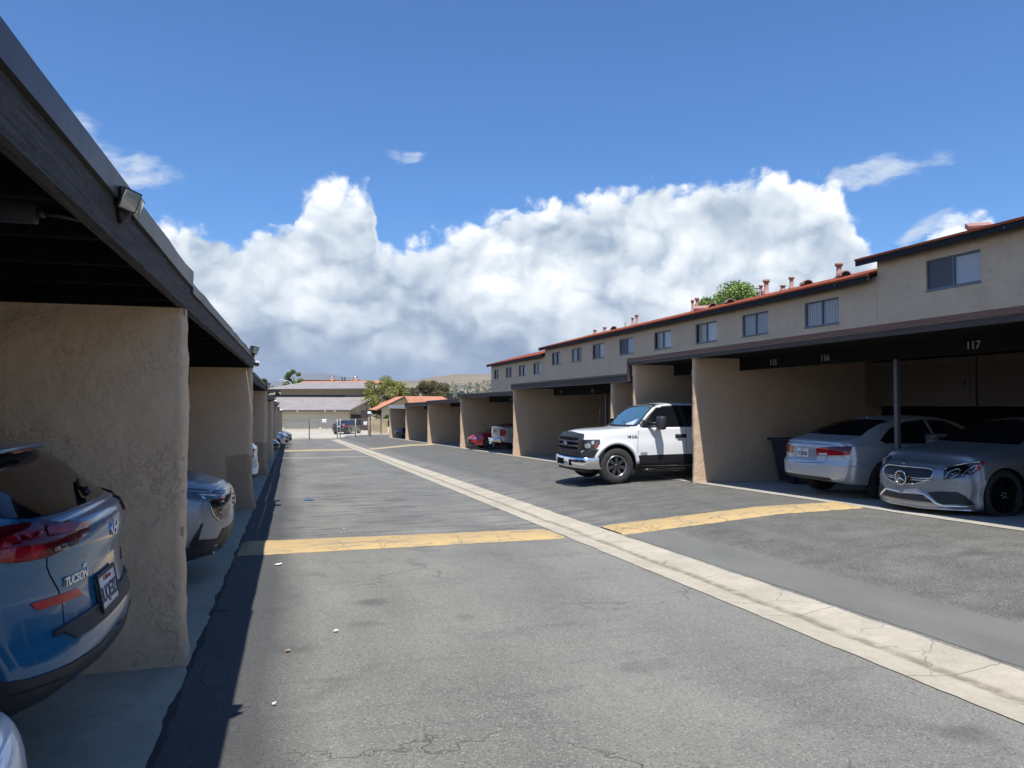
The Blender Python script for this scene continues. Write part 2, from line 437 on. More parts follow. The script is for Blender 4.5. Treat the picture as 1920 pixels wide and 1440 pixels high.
M['leaf_olive'] = leaf('olive_leaves', (.08, .13, .025), (.33, .32, .08))
M['leaf_dark'] = leaf('dark_leaves', (.03, .075, .02), (.10, .14, .045))
M['leaf_rust'] = leaf('rusty_leaves', (.06, .09, .025), (.20, .13, .06))
M['leaf_bright'] = leaf('bright_green_leaves', (.09, .17, .03), (.25, .33, .08))
def f_hill(t, b):
    p = wpos(t); n = t.noise(p, .006, 7, .62); n2 = t.noise(t.scale(p, (1, 1, 4)), .03, 5, .65)
    c = t.mix(t.rng(n, .35, .65), (.26, .205, .135), (.17, .14, .095)); c = t.mix(t.rng(n2, .5, .68, 0, .6), c, (.11, .105, .06))
    t.l.new(c, b.inputs['Base Color'])
M['hill'] = mat('dry_grass_hill', rough=.95, spec=.1, fn=f_hill)
M['mount'] = mat('far_mountain', (.10, .11, .08), .95)

# ---------------------------------------------------------------- mesh helpers
class MB:
    """collects shapes; build() links them as one mesh object"""
    def __init__(s): s.bm = bmesh.new(); s.mi = 0
    def _tag(s, faces, smooth=False):
        for f in faces: f.material_index = s.mi; f.smooth = smooth
    def box(s, x0, x1, y0, y1, z0, z1, bev=0, mtx=None):
        b = bmesh.new()
        bmesh.ops.create_cube(b, size=1)
        for v in b.verts:
            v.co = Vector((x0 + (v.co.x + .5) * (x1 - x0), y0 + (v.co.y + .5) * (y1 - y0), z0 + (v.co.z + .5) * (z1 - z0)))
        if bev: bmesh.ops.bevel(b, geom=b.edges[:], offset=bev, segments=2, affect='EDGES', profile=.5)
        if mtx: b.transform(mtx)
        s.join(b, smooth=bool(bev)); return s
    def join(s, b, smooth=False, mi=None):
        mp = [s.bm.verts.new(v.co) for v in b.verts]
        b.verts.index_update()
        for f in b.faces:
            try: nf = s.bm.faces.new([mp[v.index] for v in f.verts])
            except ValueError: continue
            nf.smooth = smooth or f.smooth; nf.material_index = s.mi if mi is None else mi
        b.free()
    def mesh(s, verts, faces, smooth=False):
        vv = [s.bm.verts.new(v) for v in verts]
        for f in faces:
            try: nf = s.bm.faces.new([vv[i] for i in f])
            except ValueError: continue
            nf.smooth = smooth; nf.material_index = s.mi
        return s
    def tube(s, pts, r, n=10, cap=True):
        pts = [Vector(p) for p in pts]; rr = r if isinstance(r, (list, tuple)) else [r] * len(pts)
        verts = []; faces = []
        d0 = (pts[1] - pts[0]).normalized()
        up = Vector((0, 0, 1)) if abs(d0.z) < .9 else Vector((1, 0, 0))
        for i, p in enumerate(pts):
            d = (pts[min(i + 1, len(pts) - 1)] - pts[max(i - 1, 0)]).normalized()
            a = d.cross(up).normalized(); c = d.cross(a)
            for k in range(n):
                an = 2 * pi * k / n
                verts.append(p + (a * cos(an) + c * sin(an)) * rr[i])
        for i in range(len(pts) - 1):
            for k in range(n):
                faces.append((i * n + k, i * n + (k + 1) % n, (i + 1) * n + (k + 1) % n, (i + 1) * n + k))
        if cap: faces += [tuple(range(n)), tuple(range((len(pts) - 1) * n, len(pts) * n))[::-1]]
        return s.mesh(verts, faces, True)
    def lathe(s, prof, axis='y', n=40, c=(0, 0, 0), mtx=None):
        verts = []; faces = []
        for r, h in prof:
            for k in range(n):
                a = 2 * pi * k / n
                v = (r * cos(a), h, r * sin(a)) if axis == 'y' else ((r * cos(a), r * sin(a), h) if axis == 'z' else (h, r * cos(a), r * sin(a)))
                v = Vector(v) + Vector(c)
                verts.append(mtx @ v if mtx else v)
        for i in range(len(prof) - 1):
            for k in range(n):
                faces.append((i * n + k, i * n + (k + 1) % n, (i + 1) * n + (k + 1) % n, (i + 1) * n + k))
        return s.mesh(verts, faces, True)
    def prism(s, poly, plane, a0, a1):
        """polygon (u,v) extruded along the third axis between a0 and a1; plane 'xz','yz','xy'"""
        def P(u, v, a): return {'xz': (u, a, v), 'yz': (a, u, v), 'xy': (u, v, a)}[plane]
        n = len(poly)
        verts = [P(u, v, a0) for u, v in poly] + [P(u, v, a1) for u, v in poly]
        faces = [tuple(range(n)), tuple(range(n, 2 * n))[::-1]] + [(i, (i + 1) % n, n + (i + 1) % n, n + i) for i in range(n)]
        return s.mesh(verts, faces)
    def build(s, name, mats, parent=None, fixn=True, **kw):
        if fixn: bmesh.ops.recalc_face_normals(s.bm, faces=s.bm.faces[:])
        me = bpy.data.meshes.new(name); s.bm.to_mesh(me); s.bm.free()
        for m in (mats if isinstance(mats, (list, tuple)) else [mats]):
            me.materials.append(M[m] if isinstance(m, str) else m)
        o = bpy.data.objects.new(name, me); COL.objects.link(o)
        if parent: o.parent = parent
        tag(o, **kw)
        return o
def tag(o, label=None, cat=None, group=None, kind=None):
    if label: o['label'] = label
    if cat: o['category'] = cat
    if group: o['group'] = group
    if kind: o['kind'] = kind
    return o
def empty(name, loc=(0, 0, 0), rz=0, parent=None, **kw):
    o = bpy.data.objects.new(name, None); COL.objects.link(o)
    o.location = loc; o.rotation_euler = (0, 0, rz); o.empty_display_size = .2
    if parent: o.parent = parent
    return tag(o, **kw)
def copy_tree(o, parent=None, label=None):
    c = o.copy(); COL.objects.link(c)
    if parent: c.parent = parent
    for ch in list(o.children): copy_tree(ch, c)
    if label: c['label'] = label
    return c
def text_bm(txt, size=1, extrude=.002, bold=0, cx=True):
    cu = bpy.data.curves.new('t', 'FONT'); cu.body = txt; cu.size = size; cu.extrude = extrude; cu.offset = bold
    cu.align_x = 'CENTER' if cx else 'LEFT'; cu.align_y = 'CENTER'
    ob = bpy.data.objects.new('t', cu); COL.objects.link(ob)
    dg = bpy.context.evaluated_depsgraph_get(); me = bpy.data.meshes.new_from_object(ob.evaluated_get(dg))
    b = bmesh.new(); b.from_mesh(me)
    bpy.data.objects.remove(ob); bpy.data.curves.remove(cu); bpy.data.meshes.remove(me)
    return b
def fbm(p, o=4):
    return noise.fractal(Vector(p), 1.0, 2.0, o)
# ---------------------------------------------------------------- ground and paving
S = .02436
XP = [(3.678, 0), (4.06, -.045), (4.447, 0), (6.9, .215), (8.326, .257)]
def gx(x):
    if x <= XP[0][0]: return 0
    if x >= XP[-1][0]: return XP[-1][1]
    for (a, za), (b, zb) in zip(XP, XP[1:]):
        if x <= b: return za + (zb - za) * (x - a) / (b - a)
def gz(x, y):
    if y <= 74.5: return gx(x) - S * y
    e = gx(x) - S * 74.5
    f = -1.55
    k = min(1, (y - 74.5) / 3.5)
    return e + (f - e) * k
def ground():
    xs = [-6000, -800, -100, -20, -7, -3, -.63, 1.5, 3.678, 4.06, 4.447, 5.6, 6.9, 8.326, 13, 30, 120, 800, 6000]
    ys = [-60, -20, -5, 0, 5, 10, 20, 30, 40, 50, 60, 70, 74.5, 78, 90, 120, 300, 900, 3000, 9000]
    v = []; f = []
    for y in ys:
        for x in xs: v.append((x, y, gz(x, max(y, -60))))
    n = len(xs)
    for j in range(len(ys) - 1):
        for i in range(n - 1): f.append((j * n + i, j * n + i + 1, (j + 1) * n + i + 1, (j + 1) * n + i))
    MB().mesh(v, f).build('ground', 'asphalt', kind='structure')
ground()

def sheet(name, m, xa, xb, y0, y1, dz=.004, step=.25, jit=.012, seed=0, prof=None, jend=0, **kw):
    """strip between edge lines xa(y), xb(y) laid on the ground"""
    v = []; f = []
    ny = max(1, int((y1 - y0) / step)); k = prof or [0, .5, 1]
    for j in range(ny + 1):
        y = y0 + (y1 - y0) * j / ny
        a = (xa(y) if callable(xa) else xa) + jit * (fbm((y * 2.1, seed, 0)) + .5 * fbm((y * 9, seed, 3)))
        b = (xb(y) if callable(xb) else xb) + jit * (fbm((y * 2.1, seed + 9, 0)) + .5 * fbm((y * 9, seed + 4, 3)))
        for q in k:
            x = a + (b - a) * q
            yy = y + (jend * fbm((x * 3, seed, y)) if jend and j in (0, ny) else 0)
            v.append((x, yy, gz(x, yy) + dz))
    n = len(k)
    for j in range(ny):
        for i in range(n - 1): f.append((j * n + i, j * n + i + 1, (j + 1) * n + i + 1, (j + 1) * n + i))
    return MB().mesh(v, f).build(name, m, **kw)
sheet('drainage_gutter', 'gutter', 3.678, 4.447, -6, 73.9, .006, .1, .022, 1, prof=[0, .1, .3, .497, .7, .9, 1], kind='structure')
sheet('asphalt_patch', 'patch', 4.5, lambda y: 5.06 + (8.6 - y) * .035, -6, 9.45, .004, .2, .02, 3, kind='structure')
sheet('carport_floor', 'slab', -7.5, -.63, -6, 74, .010, .1, .028, 5, kind='structure')
sheet('tar_joint', 'tar', -.645, -.60, -6, 74, .004, .08, .03, 6, kind='structure')
sheet('carport_floor', 'slab_light', 8.32, 13.3, -6, 66, .008, .15, .012, 8, prof=[0, .06, .3, 1], kind='structure')
# thin pale joint across the lane, further down
sheet('paving_joint', 'slab_light', -.6, 3.6, 35.3, 35.75, .005, .2, .0, 11, kind='structure')
# street beyond the fence
def street():
    v = [(-60, 74.55, gz(0, 74.55) + .02), (60, 74.55, gz(0, 74.55) + .02), (60, 78, -1.53), (-60, 78, -1.53), (60, 90.2, -1.53), (-60, 90.2, -1.53)]
    MB().mesh(v, [(0, 1, 2, 3), (3, 2, 4, 5)]).build('street', 'street', kind='structure')
street()
# raised, painted humps
def hump(name, m, x0, x1, ya, yb, h, label, group, ends=None, seed=0):
    nx = int((x1 - x0) / .06); ny = 14; v = []; f = []
    for i in range(nx + 1):
        x = x0 + (x1 - x0) * i / nx; q = i / nx
        a = ya[0] + (ya[1] - ya[0]) * q + .020 * fbm((x * 3, seed, 1)) + .02 * fbm((x * 14, seed, 5))
        b = yb[0] + (yb[1] - yb[0]) * q + .02 * fbm((x * 3, seed, 7))
        for j in range(ny + 1):
            s = j / ny; y = a + (b - a) * s
            z = h * sin(pi * s) ** .7 * min(1, min(q, 1 - q) * nx * .06 / .12 + .15) + .006 * fbm((x * 6, y * 6, seed))
            if j in (0, ny): z = -.01
            v.append((x, y, gz(x, y) + .012 + z))
    for i in range(nx):
        for j in range(ny): f.append((i * (ny + 1) + j, i * (ny + 1) + j + 1, (i + 1) * (ny + 1) + j + 1, (i + 1) * (ny + 1) + j))
    MB().mesh(v, f, True).build(name, m, label=label, cat='speed bump', group=group)
g = 'yellow speed bumps across the alley'
hump('speed_bump', 'yellow', -.60, 3.62, (9.55, 9.53), (10.6, 10.32), .05, 'cracked yellow speed bump nearest the viewer, between the left carports and the gutter', g, seed=2)
hump('speed_bump', 'yellow', 4.47, 8.30, (9.53, 9.23), (10.36, 9.9), .05, 'cracked yellow speed bump nearest the viewer, between the gutter and the grey coupe', g, seed=8)
hump('speed_bump', 'paleyellow', -.3, 3.62, (43.6, 43.9), (44.8, 45.1), .05, 'faded far yellow speed bump on the left of the concrete gutter', g, seed=12)
hump('speed_bump', 'paleyellow', 4.47, 8.2, (43.9, 43.2), (45.1, 44.6), .05, 'faded far yellow speed bump on the right of the concrete gutter', g, seed=15)

# litter on the asphalt
def scrap(x, y, s, m, label, cat='litter'):
    v = []; n = 7
    for k in range(n):
        a = 2 * pi * k / n; r = s * (.6 + .5 * random.random())
        v.append((x + r * cos(a) * 1.4, y + r * sin(a), gz(x, y) + .012 + .012 * random.random()))
    v.append((x, y, gz(x, y) + .03 * s / .05))
    MB().mesh(v, [(k, (k + 1) % n, n) for k in range(n)], False).build('paper_scrap', m, label=label, cat=cat)
M['paper'] = mat('paper', (.75, .74, .7), .8); M['cardb'] = mat('tan_paper', (.5, .34, .16), .8); M['bluep'] = mat('blue_cloth', (.05, .10, .2), .9)
scrap(.373, 15.9, .11, 'bluep', 'flat blue rag lying on the asphalt beyond the yellow bump')
scrap(-.106, 8.8, .036, 'paper', 'largest white paper scrap, just this side of the yellow bump')
scrap(.773, 11.4, .028, 'paper', 'white paper scrap just beyond the yellow bump')
scrap(.351, 5.85, .016, 'paper', 'small white scrap on the open asphalt, rightmost of the near scraps')
scrap(-.0, 5.45, .018, 'cardb', 'tan scrap lying on the asphalt near the roof shadow')
scrap(-.074, 4.45, .013, 'paper', 'white scrap nearest the viewer beside the roof shadow')
def leafspot():
    for (px, py) in ((0.9, 3.9), (2.2, 4.6), (2.9, 3.1), (1.5, 7.1)):
        pass
# ---------------------------------------------------------------- stucco wall with trowelled, chipped faces
def stucco_wall(name, m, x0, x1, y0, y1, z0, z1, parent, cell, front, flare=0, amp=.012, seed=0, wob=0):
    """wall along X; 'front' (+1: the x1 end, -1: the x0 end) faces the alley and flares at its foot"""
    bm = bmesh.new()
    L = x1 - x0; H = z1 - z0; T = y1 - y0
    fine = min(L, 3.2)
    xs = []; d = 0
    while d < fine: xs.append(d); d += cell
    d = fine
    while d < L: xs.append(d); d += max(cell * 4, .25)
    xs.append(L)
    nz = int(H / cell)
    zs = [H * i / nz for i in range(nz + 1)]
    nt = max(2, int(T / cell)); ts = [T * i / nt for i in range(nt + 1)]
    X = lambda d: (x1 - d) if front > 0 else (x0 + d)
    def P(d, t, z):
        p = Vector((X(d), y0 + t, z0 + z))
        r = .025                                             # softened arris
        if d < r: 
            e = r - d
            if t < r: t2 = r - sqrt(max(0, r * r - e * e)); p.y = y0 + max(t, t2)
            if t > T - r: t2 = T - r + sqrt(max(0, r * r - e * e)); p.y = y0 + min(t, t2)
        fl = flare * math.exp(-max(0, z - .12) / .13) if z > .12 else flare
        k = max(0, 1 - d / .5)
        p.x += front * fl * k
        q = p * 1.0
        n = fbm((q.x * 6 + seed, q.y * 6, q.z * 6), 5) * amp + fbm((q.x * 1.2, q.y * 1.2 + seed, q.z * 1.2), 2) * amp * 1.2
        if t < 1e-6: p.y -= n
        if t > T - 1e-6: p.y += n
        if d < r: p.x += front * (n * 1.3 + wob * noise.noise(Vector((seed, 0, q.z * 2.5))))
        return p
    def grid(A, B, fn, flip=False):
        ids = [[bm.verts.new(fn(a, b)) for b in B] for a in A]
        for i in range(len(A) - 1):
            for j in range(len(B) - 1):
                q = (ids[i][j], ids[i + 1][j], ids[i + 1][j + 1], ids[i][j + 1])
                f = bm.faces.new(q); f.smooth = True
    grid(xs, zs, lambda a, b: P(a, 0, b))
    grid([0, L * .3, L], [0, H], lambda a, b: P(a, T, b)) if T < .01 else grid(xs, zs, lambda a, b: P(a, T, b))
    grid(ts, zs, lambda a, b: P(0, a, b))
    bmesh.ops.remove_doubles(bm, verts=bm.verts[:], dist=.0015)
    bmesh.ops.recalc_face_normals(bm, faces=bm.faces[:])
    me = bpy.data.meshes.new(name); bm.to_mesh(me); bm.free()
    me.materials.append(M[m])
    o = bpy.data.objects.new(name, me); COL.objects.link(o); o.parent = parent
    return o

# ---------------------------------------------------------------- left carports
LF = -.67
secsL = [  # y0, y1, top z at y0/y1, bottom z at y0/y1, label
    (-4.0, 5.55, 2.475, 2.516, 2.262, 2.245, 'nearest left carport with tan stucco wall and black timber fascia, blue SUV parked in it'),
    (5.56, 14.85, 2.442, 2.53, 2.24, 2.285, 'second carport on the left, with a silver SUV nosing out of it'),
    (14.86, 24.15, 2.21, 2.135, 2.03, 2.01, 'third carport on the left, lower roofed than the two before it'),
    (24.16, 33.45, 1.92, 1.84, 1.74, 1.76, 'fourth carport on the left, just before the dark sedan'),
    (33.46, 42.75, 1.68, 1.61, 1.50, 1.50, 'fifth carport on the left with a dark sedan in it'),
    (42.76, 52.05, 1.46, 1.42, 1.27, 1.25, 'sixth carport on the left, in the distance beside the pale silver SUV'),
    (52.06, 61.35, 1.22, 1.2, 1.04, 1.02, 'seventh carport on the left, far away beside the grey SUV'),
    (61.36, 70.7, 1.0, .98, .82, .8, 'farthest carport on the left, next to the chain link gate')]
gl = 'carports along the left side of the alley'
for i, (y0, y1, t0, t1, b0, b1, lb) in enumerate(secsL):
    c = empty('carport', (LF, y0, gz(-1, y0)), label=lb, cat='carport', group=gl)
    off = Vector((LF, y0, gz(-1, y0)))
    loc = lambda o: setattr(o, 'location', -off)
    def rail(name, m, xa, xb, za, zb, n=26, amp=.004):
        """long board: za=(low,high) at y0, zb at y1, with slight waviness"""
        v = []; f = []
        for j in range(n + 1):
            q = j / n; y = y0 + (y1 - y0) * q
            lo = za[0] + (zb[0] - za[0]) * q; hi = za[1] + (zb[1] - za[1]) * q
            wv = amp * fbm((y * .9, i, 0), 2); w2 = amp * fbm((y * 1.3, i, 8), 2)
            v += [(xa, y, lo + wv), (xb, y, lo + wv + w2 * 0), (xb + w2, y, hi + w2), (xa, y, hi + w2)]
        for j in range(n):
            for k in range(4): f.append((j * 4 + k, j * 4 + (k + 1) % 4, j * 4 + 4 + (k + 1) % 4, j * 4 + 4 + k))
        f += [(0, 1, 2, 3), (n * 4, n * 4 + 1, n * 4 + 2, n * 4 + 3)]
        o = MB().mesh(v, f).build(name, m, c); loc(o); return o
    h = t0 - b0
    md0, md1 = b0 + h * .64, b1 + (t1 - b1) * .60
    rail('fascia_board', 'wood_black', LF - .05, LF, (b0, md0), (b1, md1))
    rail('roof_flashing', 'flashing', LF - .14, LF + .018, (md0 + .004, t0), (md1 + .004, t1), amp=.009)
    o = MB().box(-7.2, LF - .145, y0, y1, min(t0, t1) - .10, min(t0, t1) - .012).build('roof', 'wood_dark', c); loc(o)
    # joists under the roof
    mb = MB(); y = y0 + .6
    while y < y1 - .3:
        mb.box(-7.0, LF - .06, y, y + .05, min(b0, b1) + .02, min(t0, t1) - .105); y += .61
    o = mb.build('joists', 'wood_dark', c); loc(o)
    o = MB().box(-7.3, -7.2, y0, y1, gz(-1, y1) - .1, min(t0, t1) - .02).build('back_wall', 'stucco', c); loc(o)
    o = MB().box(-1.81, -1.765, y0 + .02, y1 - .2, min(b0, b1) - .26, min(b0, b1) + .05).build('header_board', 'wood_dark', c); loc(o)
    zw = b1 + .0
    cell = .024 if i == 0 else (.05 if i == 1 else .12)
    sy = y1 - .21
    wl = stucco_wall('divider_wall', 'stucco', -7.2, LF - .0, sy, sy + .17, gz(-1, sy) - .03, zw - .004, c, cell, 1,
                     flare=(.035, .075, .07, .03, .04, .03, .03, .03)[i], amp=.007 if i < 2 else .009, seed=i * 3.7, wob=.008)
    loc(wl)
    o = MB().box(-7.2, LF - .055, sy - .02, sy + .14, zw - .001, zw + .06).build('wall_plate', 'wood_dark', c); loc(o)
    if i in (1, 2):
        # darker repainted patch low on the wall end
        pass
    if i == 0:
        o = MB().box(-1.02, -.87, 2.97, 3.03, 2.245, 2.315, .006).build('junction_box', 'clad', c); loc(o)
        o = MB().tube([(-.87, 3.0, 2.28), (-.845, 3.0, 2.28)], .014).tube([(-.87, 3.0, 2.28), (-.80, 3.0, 2.277), (-.73, 3.02, 2.27)], .008).build('conduit', 'clad', c); loc(o)

# floodlights and cameras on the fascia
M['lens_warm'] = mat('floodlight_lens', (.42, .41, .33), .12, .2, .6, coat=1)
def floodlight(y, z, label, k=1.0, mirror=1):
    t = empty('security_light', (LF, y, z), label=label, cat='floodlight', group='floodlights on the left carport fascia')
    MB().lathe([(0, .0), (.055 * k, .0), (.055 * k, .022 * k), (.048 * k, .03 * k), (.03 * k, .05 * k), (0, .055 * k)], 'x', 24).build('mount', 'black', t)
    MB().tube([(.04 * k, 0, 0), (.085 * k, .0, .03 * k)], .014 * k).build('arm', 'satin', t)
    for s, rz, dy in ((-1, -.75, -.055), (1, -.15, .06)):
        mt = Matrix.Translation((.035 * k, dy * k, .055 * k)) @ Matrix.Rotation(rz, 4, 'Z') @ Matrix.Rotation(.35, 4, 'Y') @ Matrix.Rotation(-.15, 4, 'X')
        prof = [(-.05, -.035), (.045, -.052), (.045, .052), (-.05, .035)]
        b = MB(); v = []
        for x, hh, ww in ((-.045, .030, .034), (-.02, .042, .044), (.036, .052, .05), (.046, .052, .05)):
            for yy, zz in ((-1, -1), (1, -1), (1, 1), (-1, 1)): v.append(mt @ Vector((x * k, yy * ww * k, zz * hh * k)))
        f = [(0, 1, 2, 3), (12, 13, 14, 15)]
        for j in range(3):
            for q in range(4): f.append((j * 4 + q, j * 4 + (q + 1) % 4, j * 4 + 4 + (q + 1) % 4, j * 4 + 4 + q))
        h = b.mesh(v, f).build('lamp_head', 'black', t)
        MB().box(.0462 * k, .051 * k, -.043 * k, .043 * k, -.045 * k, .045 * k, .004 * k, mt).build('lens', 'lens_warm', h)
    return t
floodlight(3.30, 2.375, 'large twin head floodlight on the nearest black fascia', .82)
floodlight(13.9, 2.50, 'smaller floodlight at the far end of the second fascia', 1.25)
floodlight(22.3, 2.09, 'floodlight on the third fascia beyond the white camera', 1.2)
floodlight(31.8, 1.80, 'dark floodlight on the fourth fascia down the alley', 1.2)
floodlight(41.2, 1.57, 'dark floodlight on the fifth fascia down the alley', 1.3)
def seccam(y, z, label, k=1):
    t = empty('security_camera', (LF, y, z), label=label, cat='security camera', group='white cameras on the left carport fascia')
    MB().box(0, .03 * k, -.03 * k, .03 * k, -.05 * k, .05 * k, .006 * k).tube([(.02 * k, 0, 0), (.06 * k, -.02 * k, 0)], .012 * k).build('bracket', 'white_metal', t)
    MB().tube([(.05 * k, .06 * k, .0), (.055 * k, -.10 * k, -.015 * k)], .042 * k, 16).build('housing', 'white_metal', t)
    MB().tube([(.055 * k, -.10 * k, -.015 * k), (.056 * k, -.112 * k, -.016 * k)], .03 * k, 16).build('lens', 'black_gloss', t)
seccam(14.9, 2.38, 'white security camera at the end of the second fascia', 1.2)
seccam(33.5, 1.72, 'tiny white security camera at the end of the fourth fascia', 1.3)
seccam(52.2, 1.18, 'tiny white security camera at the far end of the left carports', 1.8)

# ---------------------------------------------------------------- right carports
RF = 8.22
BW = 13.2
secsR = [
    (-4.6, 4.9, 2.755, 2.755, 2.57, 'right carport partly out of view, nearest of the right row', [4.76], 'drip'),
    (4.91, 17.15, 2.755, 2.76, 2.58, 'large dark right carport numbered 114 to 117 with the silver sedan and coupe', [14.08, 16.98], 'drip'),
    (17.16, 27.62, 2.385, 2.385, 2.165, 'right carport beyond the white pickup, numbered 111 to 113', [18.33, 27.48], 'wood_brown'),
    (27.63, 36.95, 2.113, 2.11, 1.935, 'right carport holding the red coupe and the silver pickup', [36.81], 'wood_brown'),
    (36.96, 46.3, 1.894, 1.81, 1.69, 'empty right carport just beyond the red coupe', [46.16], 'wood_brown'),
    (46.31, 55.6, 1.75, 1.69, 1.49, 'empty right carport with a pale roof edge before the last one', [55.46], 'wood_brown'),
    (55.61, 65.0, 1.515, 1.50, 1.27, 'farthest right carport with a white fascia and a navy sedan', [64.86], 'white_metal')]
gr = 'carports along the right side of the alley'
for i, (y0, y1, t0, t1, bt, lb, walls, tm) in enumerate(secsR):
    c = empty('carport', (RF, y0, gz(8.4, y0)), label=lb, cat='carport', group=gr)
    off = Vector(c.location)
    fin_ = lambda o: setattr(o, 'location', -off)
    def slope_box(name, m, xa, xb, lo0, hi0, lo1, hi1):
        v = [(xa, y0, lo0), (xb, y0, lo0), (xb, y0, hi0), (xa, y0, hi0), (xa, y1, lo1), (xb, y1, lo1), (xb, y1, hi1), (xa, y1, hi1)]
        o = MB().mesh(v, [(0, 1, 2, 3), (7, 6, 5, 4), (0, 4, 5, 1), (1, 5, 6, 2), (2, 6, 7, 3), (3, 7, 4, 0)]).build(name, m, c); fin_(o)
    th = .085 if i < 2 else .05
    slope_box('roof_edge', tm, RF - .02, RF + .1, t0 - th, t0, t1 - th, t1)
    slope_box('fascia_board', 'wood_brown' if i < 6 else 'white_metal', RF, RF + .05, bt, t0 - th - .004, bt + (t1 - t0), t1 - th - .004)
    zt = min(t0, t1)
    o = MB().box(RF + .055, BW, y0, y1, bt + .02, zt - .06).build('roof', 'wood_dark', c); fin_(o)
    if i == 1:
        o = MB().box(RF - .015, RF + .1, 17.155, 17.22, 2.18, 2.755).build('end_trim', 'drip', c); fin_(o)
        o = MB().box(RF - .004, RF + .0, y0, y1, 2.668, 2.674).build('metal_trim', 'satin', c); fin_(o)
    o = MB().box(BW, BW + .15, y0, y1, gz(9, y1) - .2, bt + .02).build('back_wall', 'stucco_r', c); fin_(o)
    for j, wy in enumerate(walls):
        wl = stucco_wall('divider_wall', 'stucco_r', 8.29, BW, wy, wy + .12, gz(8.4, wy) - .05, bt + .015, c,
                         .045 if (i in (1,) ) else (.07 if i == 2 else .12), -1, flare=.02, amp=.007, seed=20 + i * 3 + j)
        fin_(wl)
    # header board, posts, numbers
    runs = {1: [(4.95, 14.07), (14.22, 16.97)], 2: [(18.58, 27.6)], 3: [(27.85, 36.9)], 4: [(37.2, 46.2)], 5: [(46.5, 55.5)], 6: [(55.8, 64.9)]}.get(i, [])
    for (ya, yb) in runs:
        far = i >= 2
        hb = MB().box(9.40, 9.45, ya, (yb if not far else yb - 1.6), bt - .25, bt + .03).build('header_board', 'wood_dark', c); fin_(hb)
    posts = {1: [9.70], 2: [21.2], 3: [30.6]}.get(i, [])
    for py in posts:
        o = MB().box(9.37, 9.44, py - .035, py + .035, gz(9, py) - .02, bt - .252, .004).build('post', 'steel_post', c) if 'steel_post' in M else None
        if o is None:
            M['steel_post'] = mat('painted_post', (.09, .09, .11), .5)
            o = MB().box(9.37, 9.44, py - .035, py + .035, gz(9, py) - .02, bt - .252, .004).build('post', 'steel_post', c)
        fin_(o)
    M.setdefault('number_paint', mat('number_paint', (.30, .30, .26), .7))
    nums = {1: [('115', 12.888), ('116', 11.367), ('117', 8.285), ('114', 15.4)], 2: [('113', 19.9), ('112', 22.3), ('111', 25.2)], 3: [('109', 29.3), ('108', 31.6)]}.get(i, [])
    for tx, ny in nums:
        b = text_bm(tx, .16, .003, .001)
        b.transform(Matrix.Translation((9.396, ny, bt - .135)) @ Matrix(((0, 0, -1, 0), (-1, 0, 0, 0), (0, 1, 0, 0), (0, 0, 0, 1))))
        q = MB(); q.join(b); o = q.build('bay_number', 'number_paint', c); fin_(o)
M['cabinet'] = mat('cabinet_tan', rough=.7, fn=f_stucco((.17, .13, .10), (.14, .11, .085), .1))
def cabinet(y0, y1, label):
    t = empty('storage_cabinet', (12.75, y0, 1.56), label=label, cat='cabinet', group='storage cabinets on the back wall of the large right carport')
    MB().box(0, .44, 0, y1 - y0, 0, .98).build('body', 'cabinet', t)
    MB().box(-.02, -.001, .12, y1 - y0 - .12, .06, .86, .004).build('door', 'cabinet', t)
    MB().box(-.035, -.021, .2, .23, .4, .52).build('latch', 'black', t)
cabinet(11.2, 14.15, 'tan storage cabinet high on the back wall above the silver sedan')
cabinet(7.9, 11.15, 'tan storage cabinet with a door outline above the grey coupe')
cabinet(4.95, 7.85, 'tan storage cabinet at the right edge, mostly in shadow')
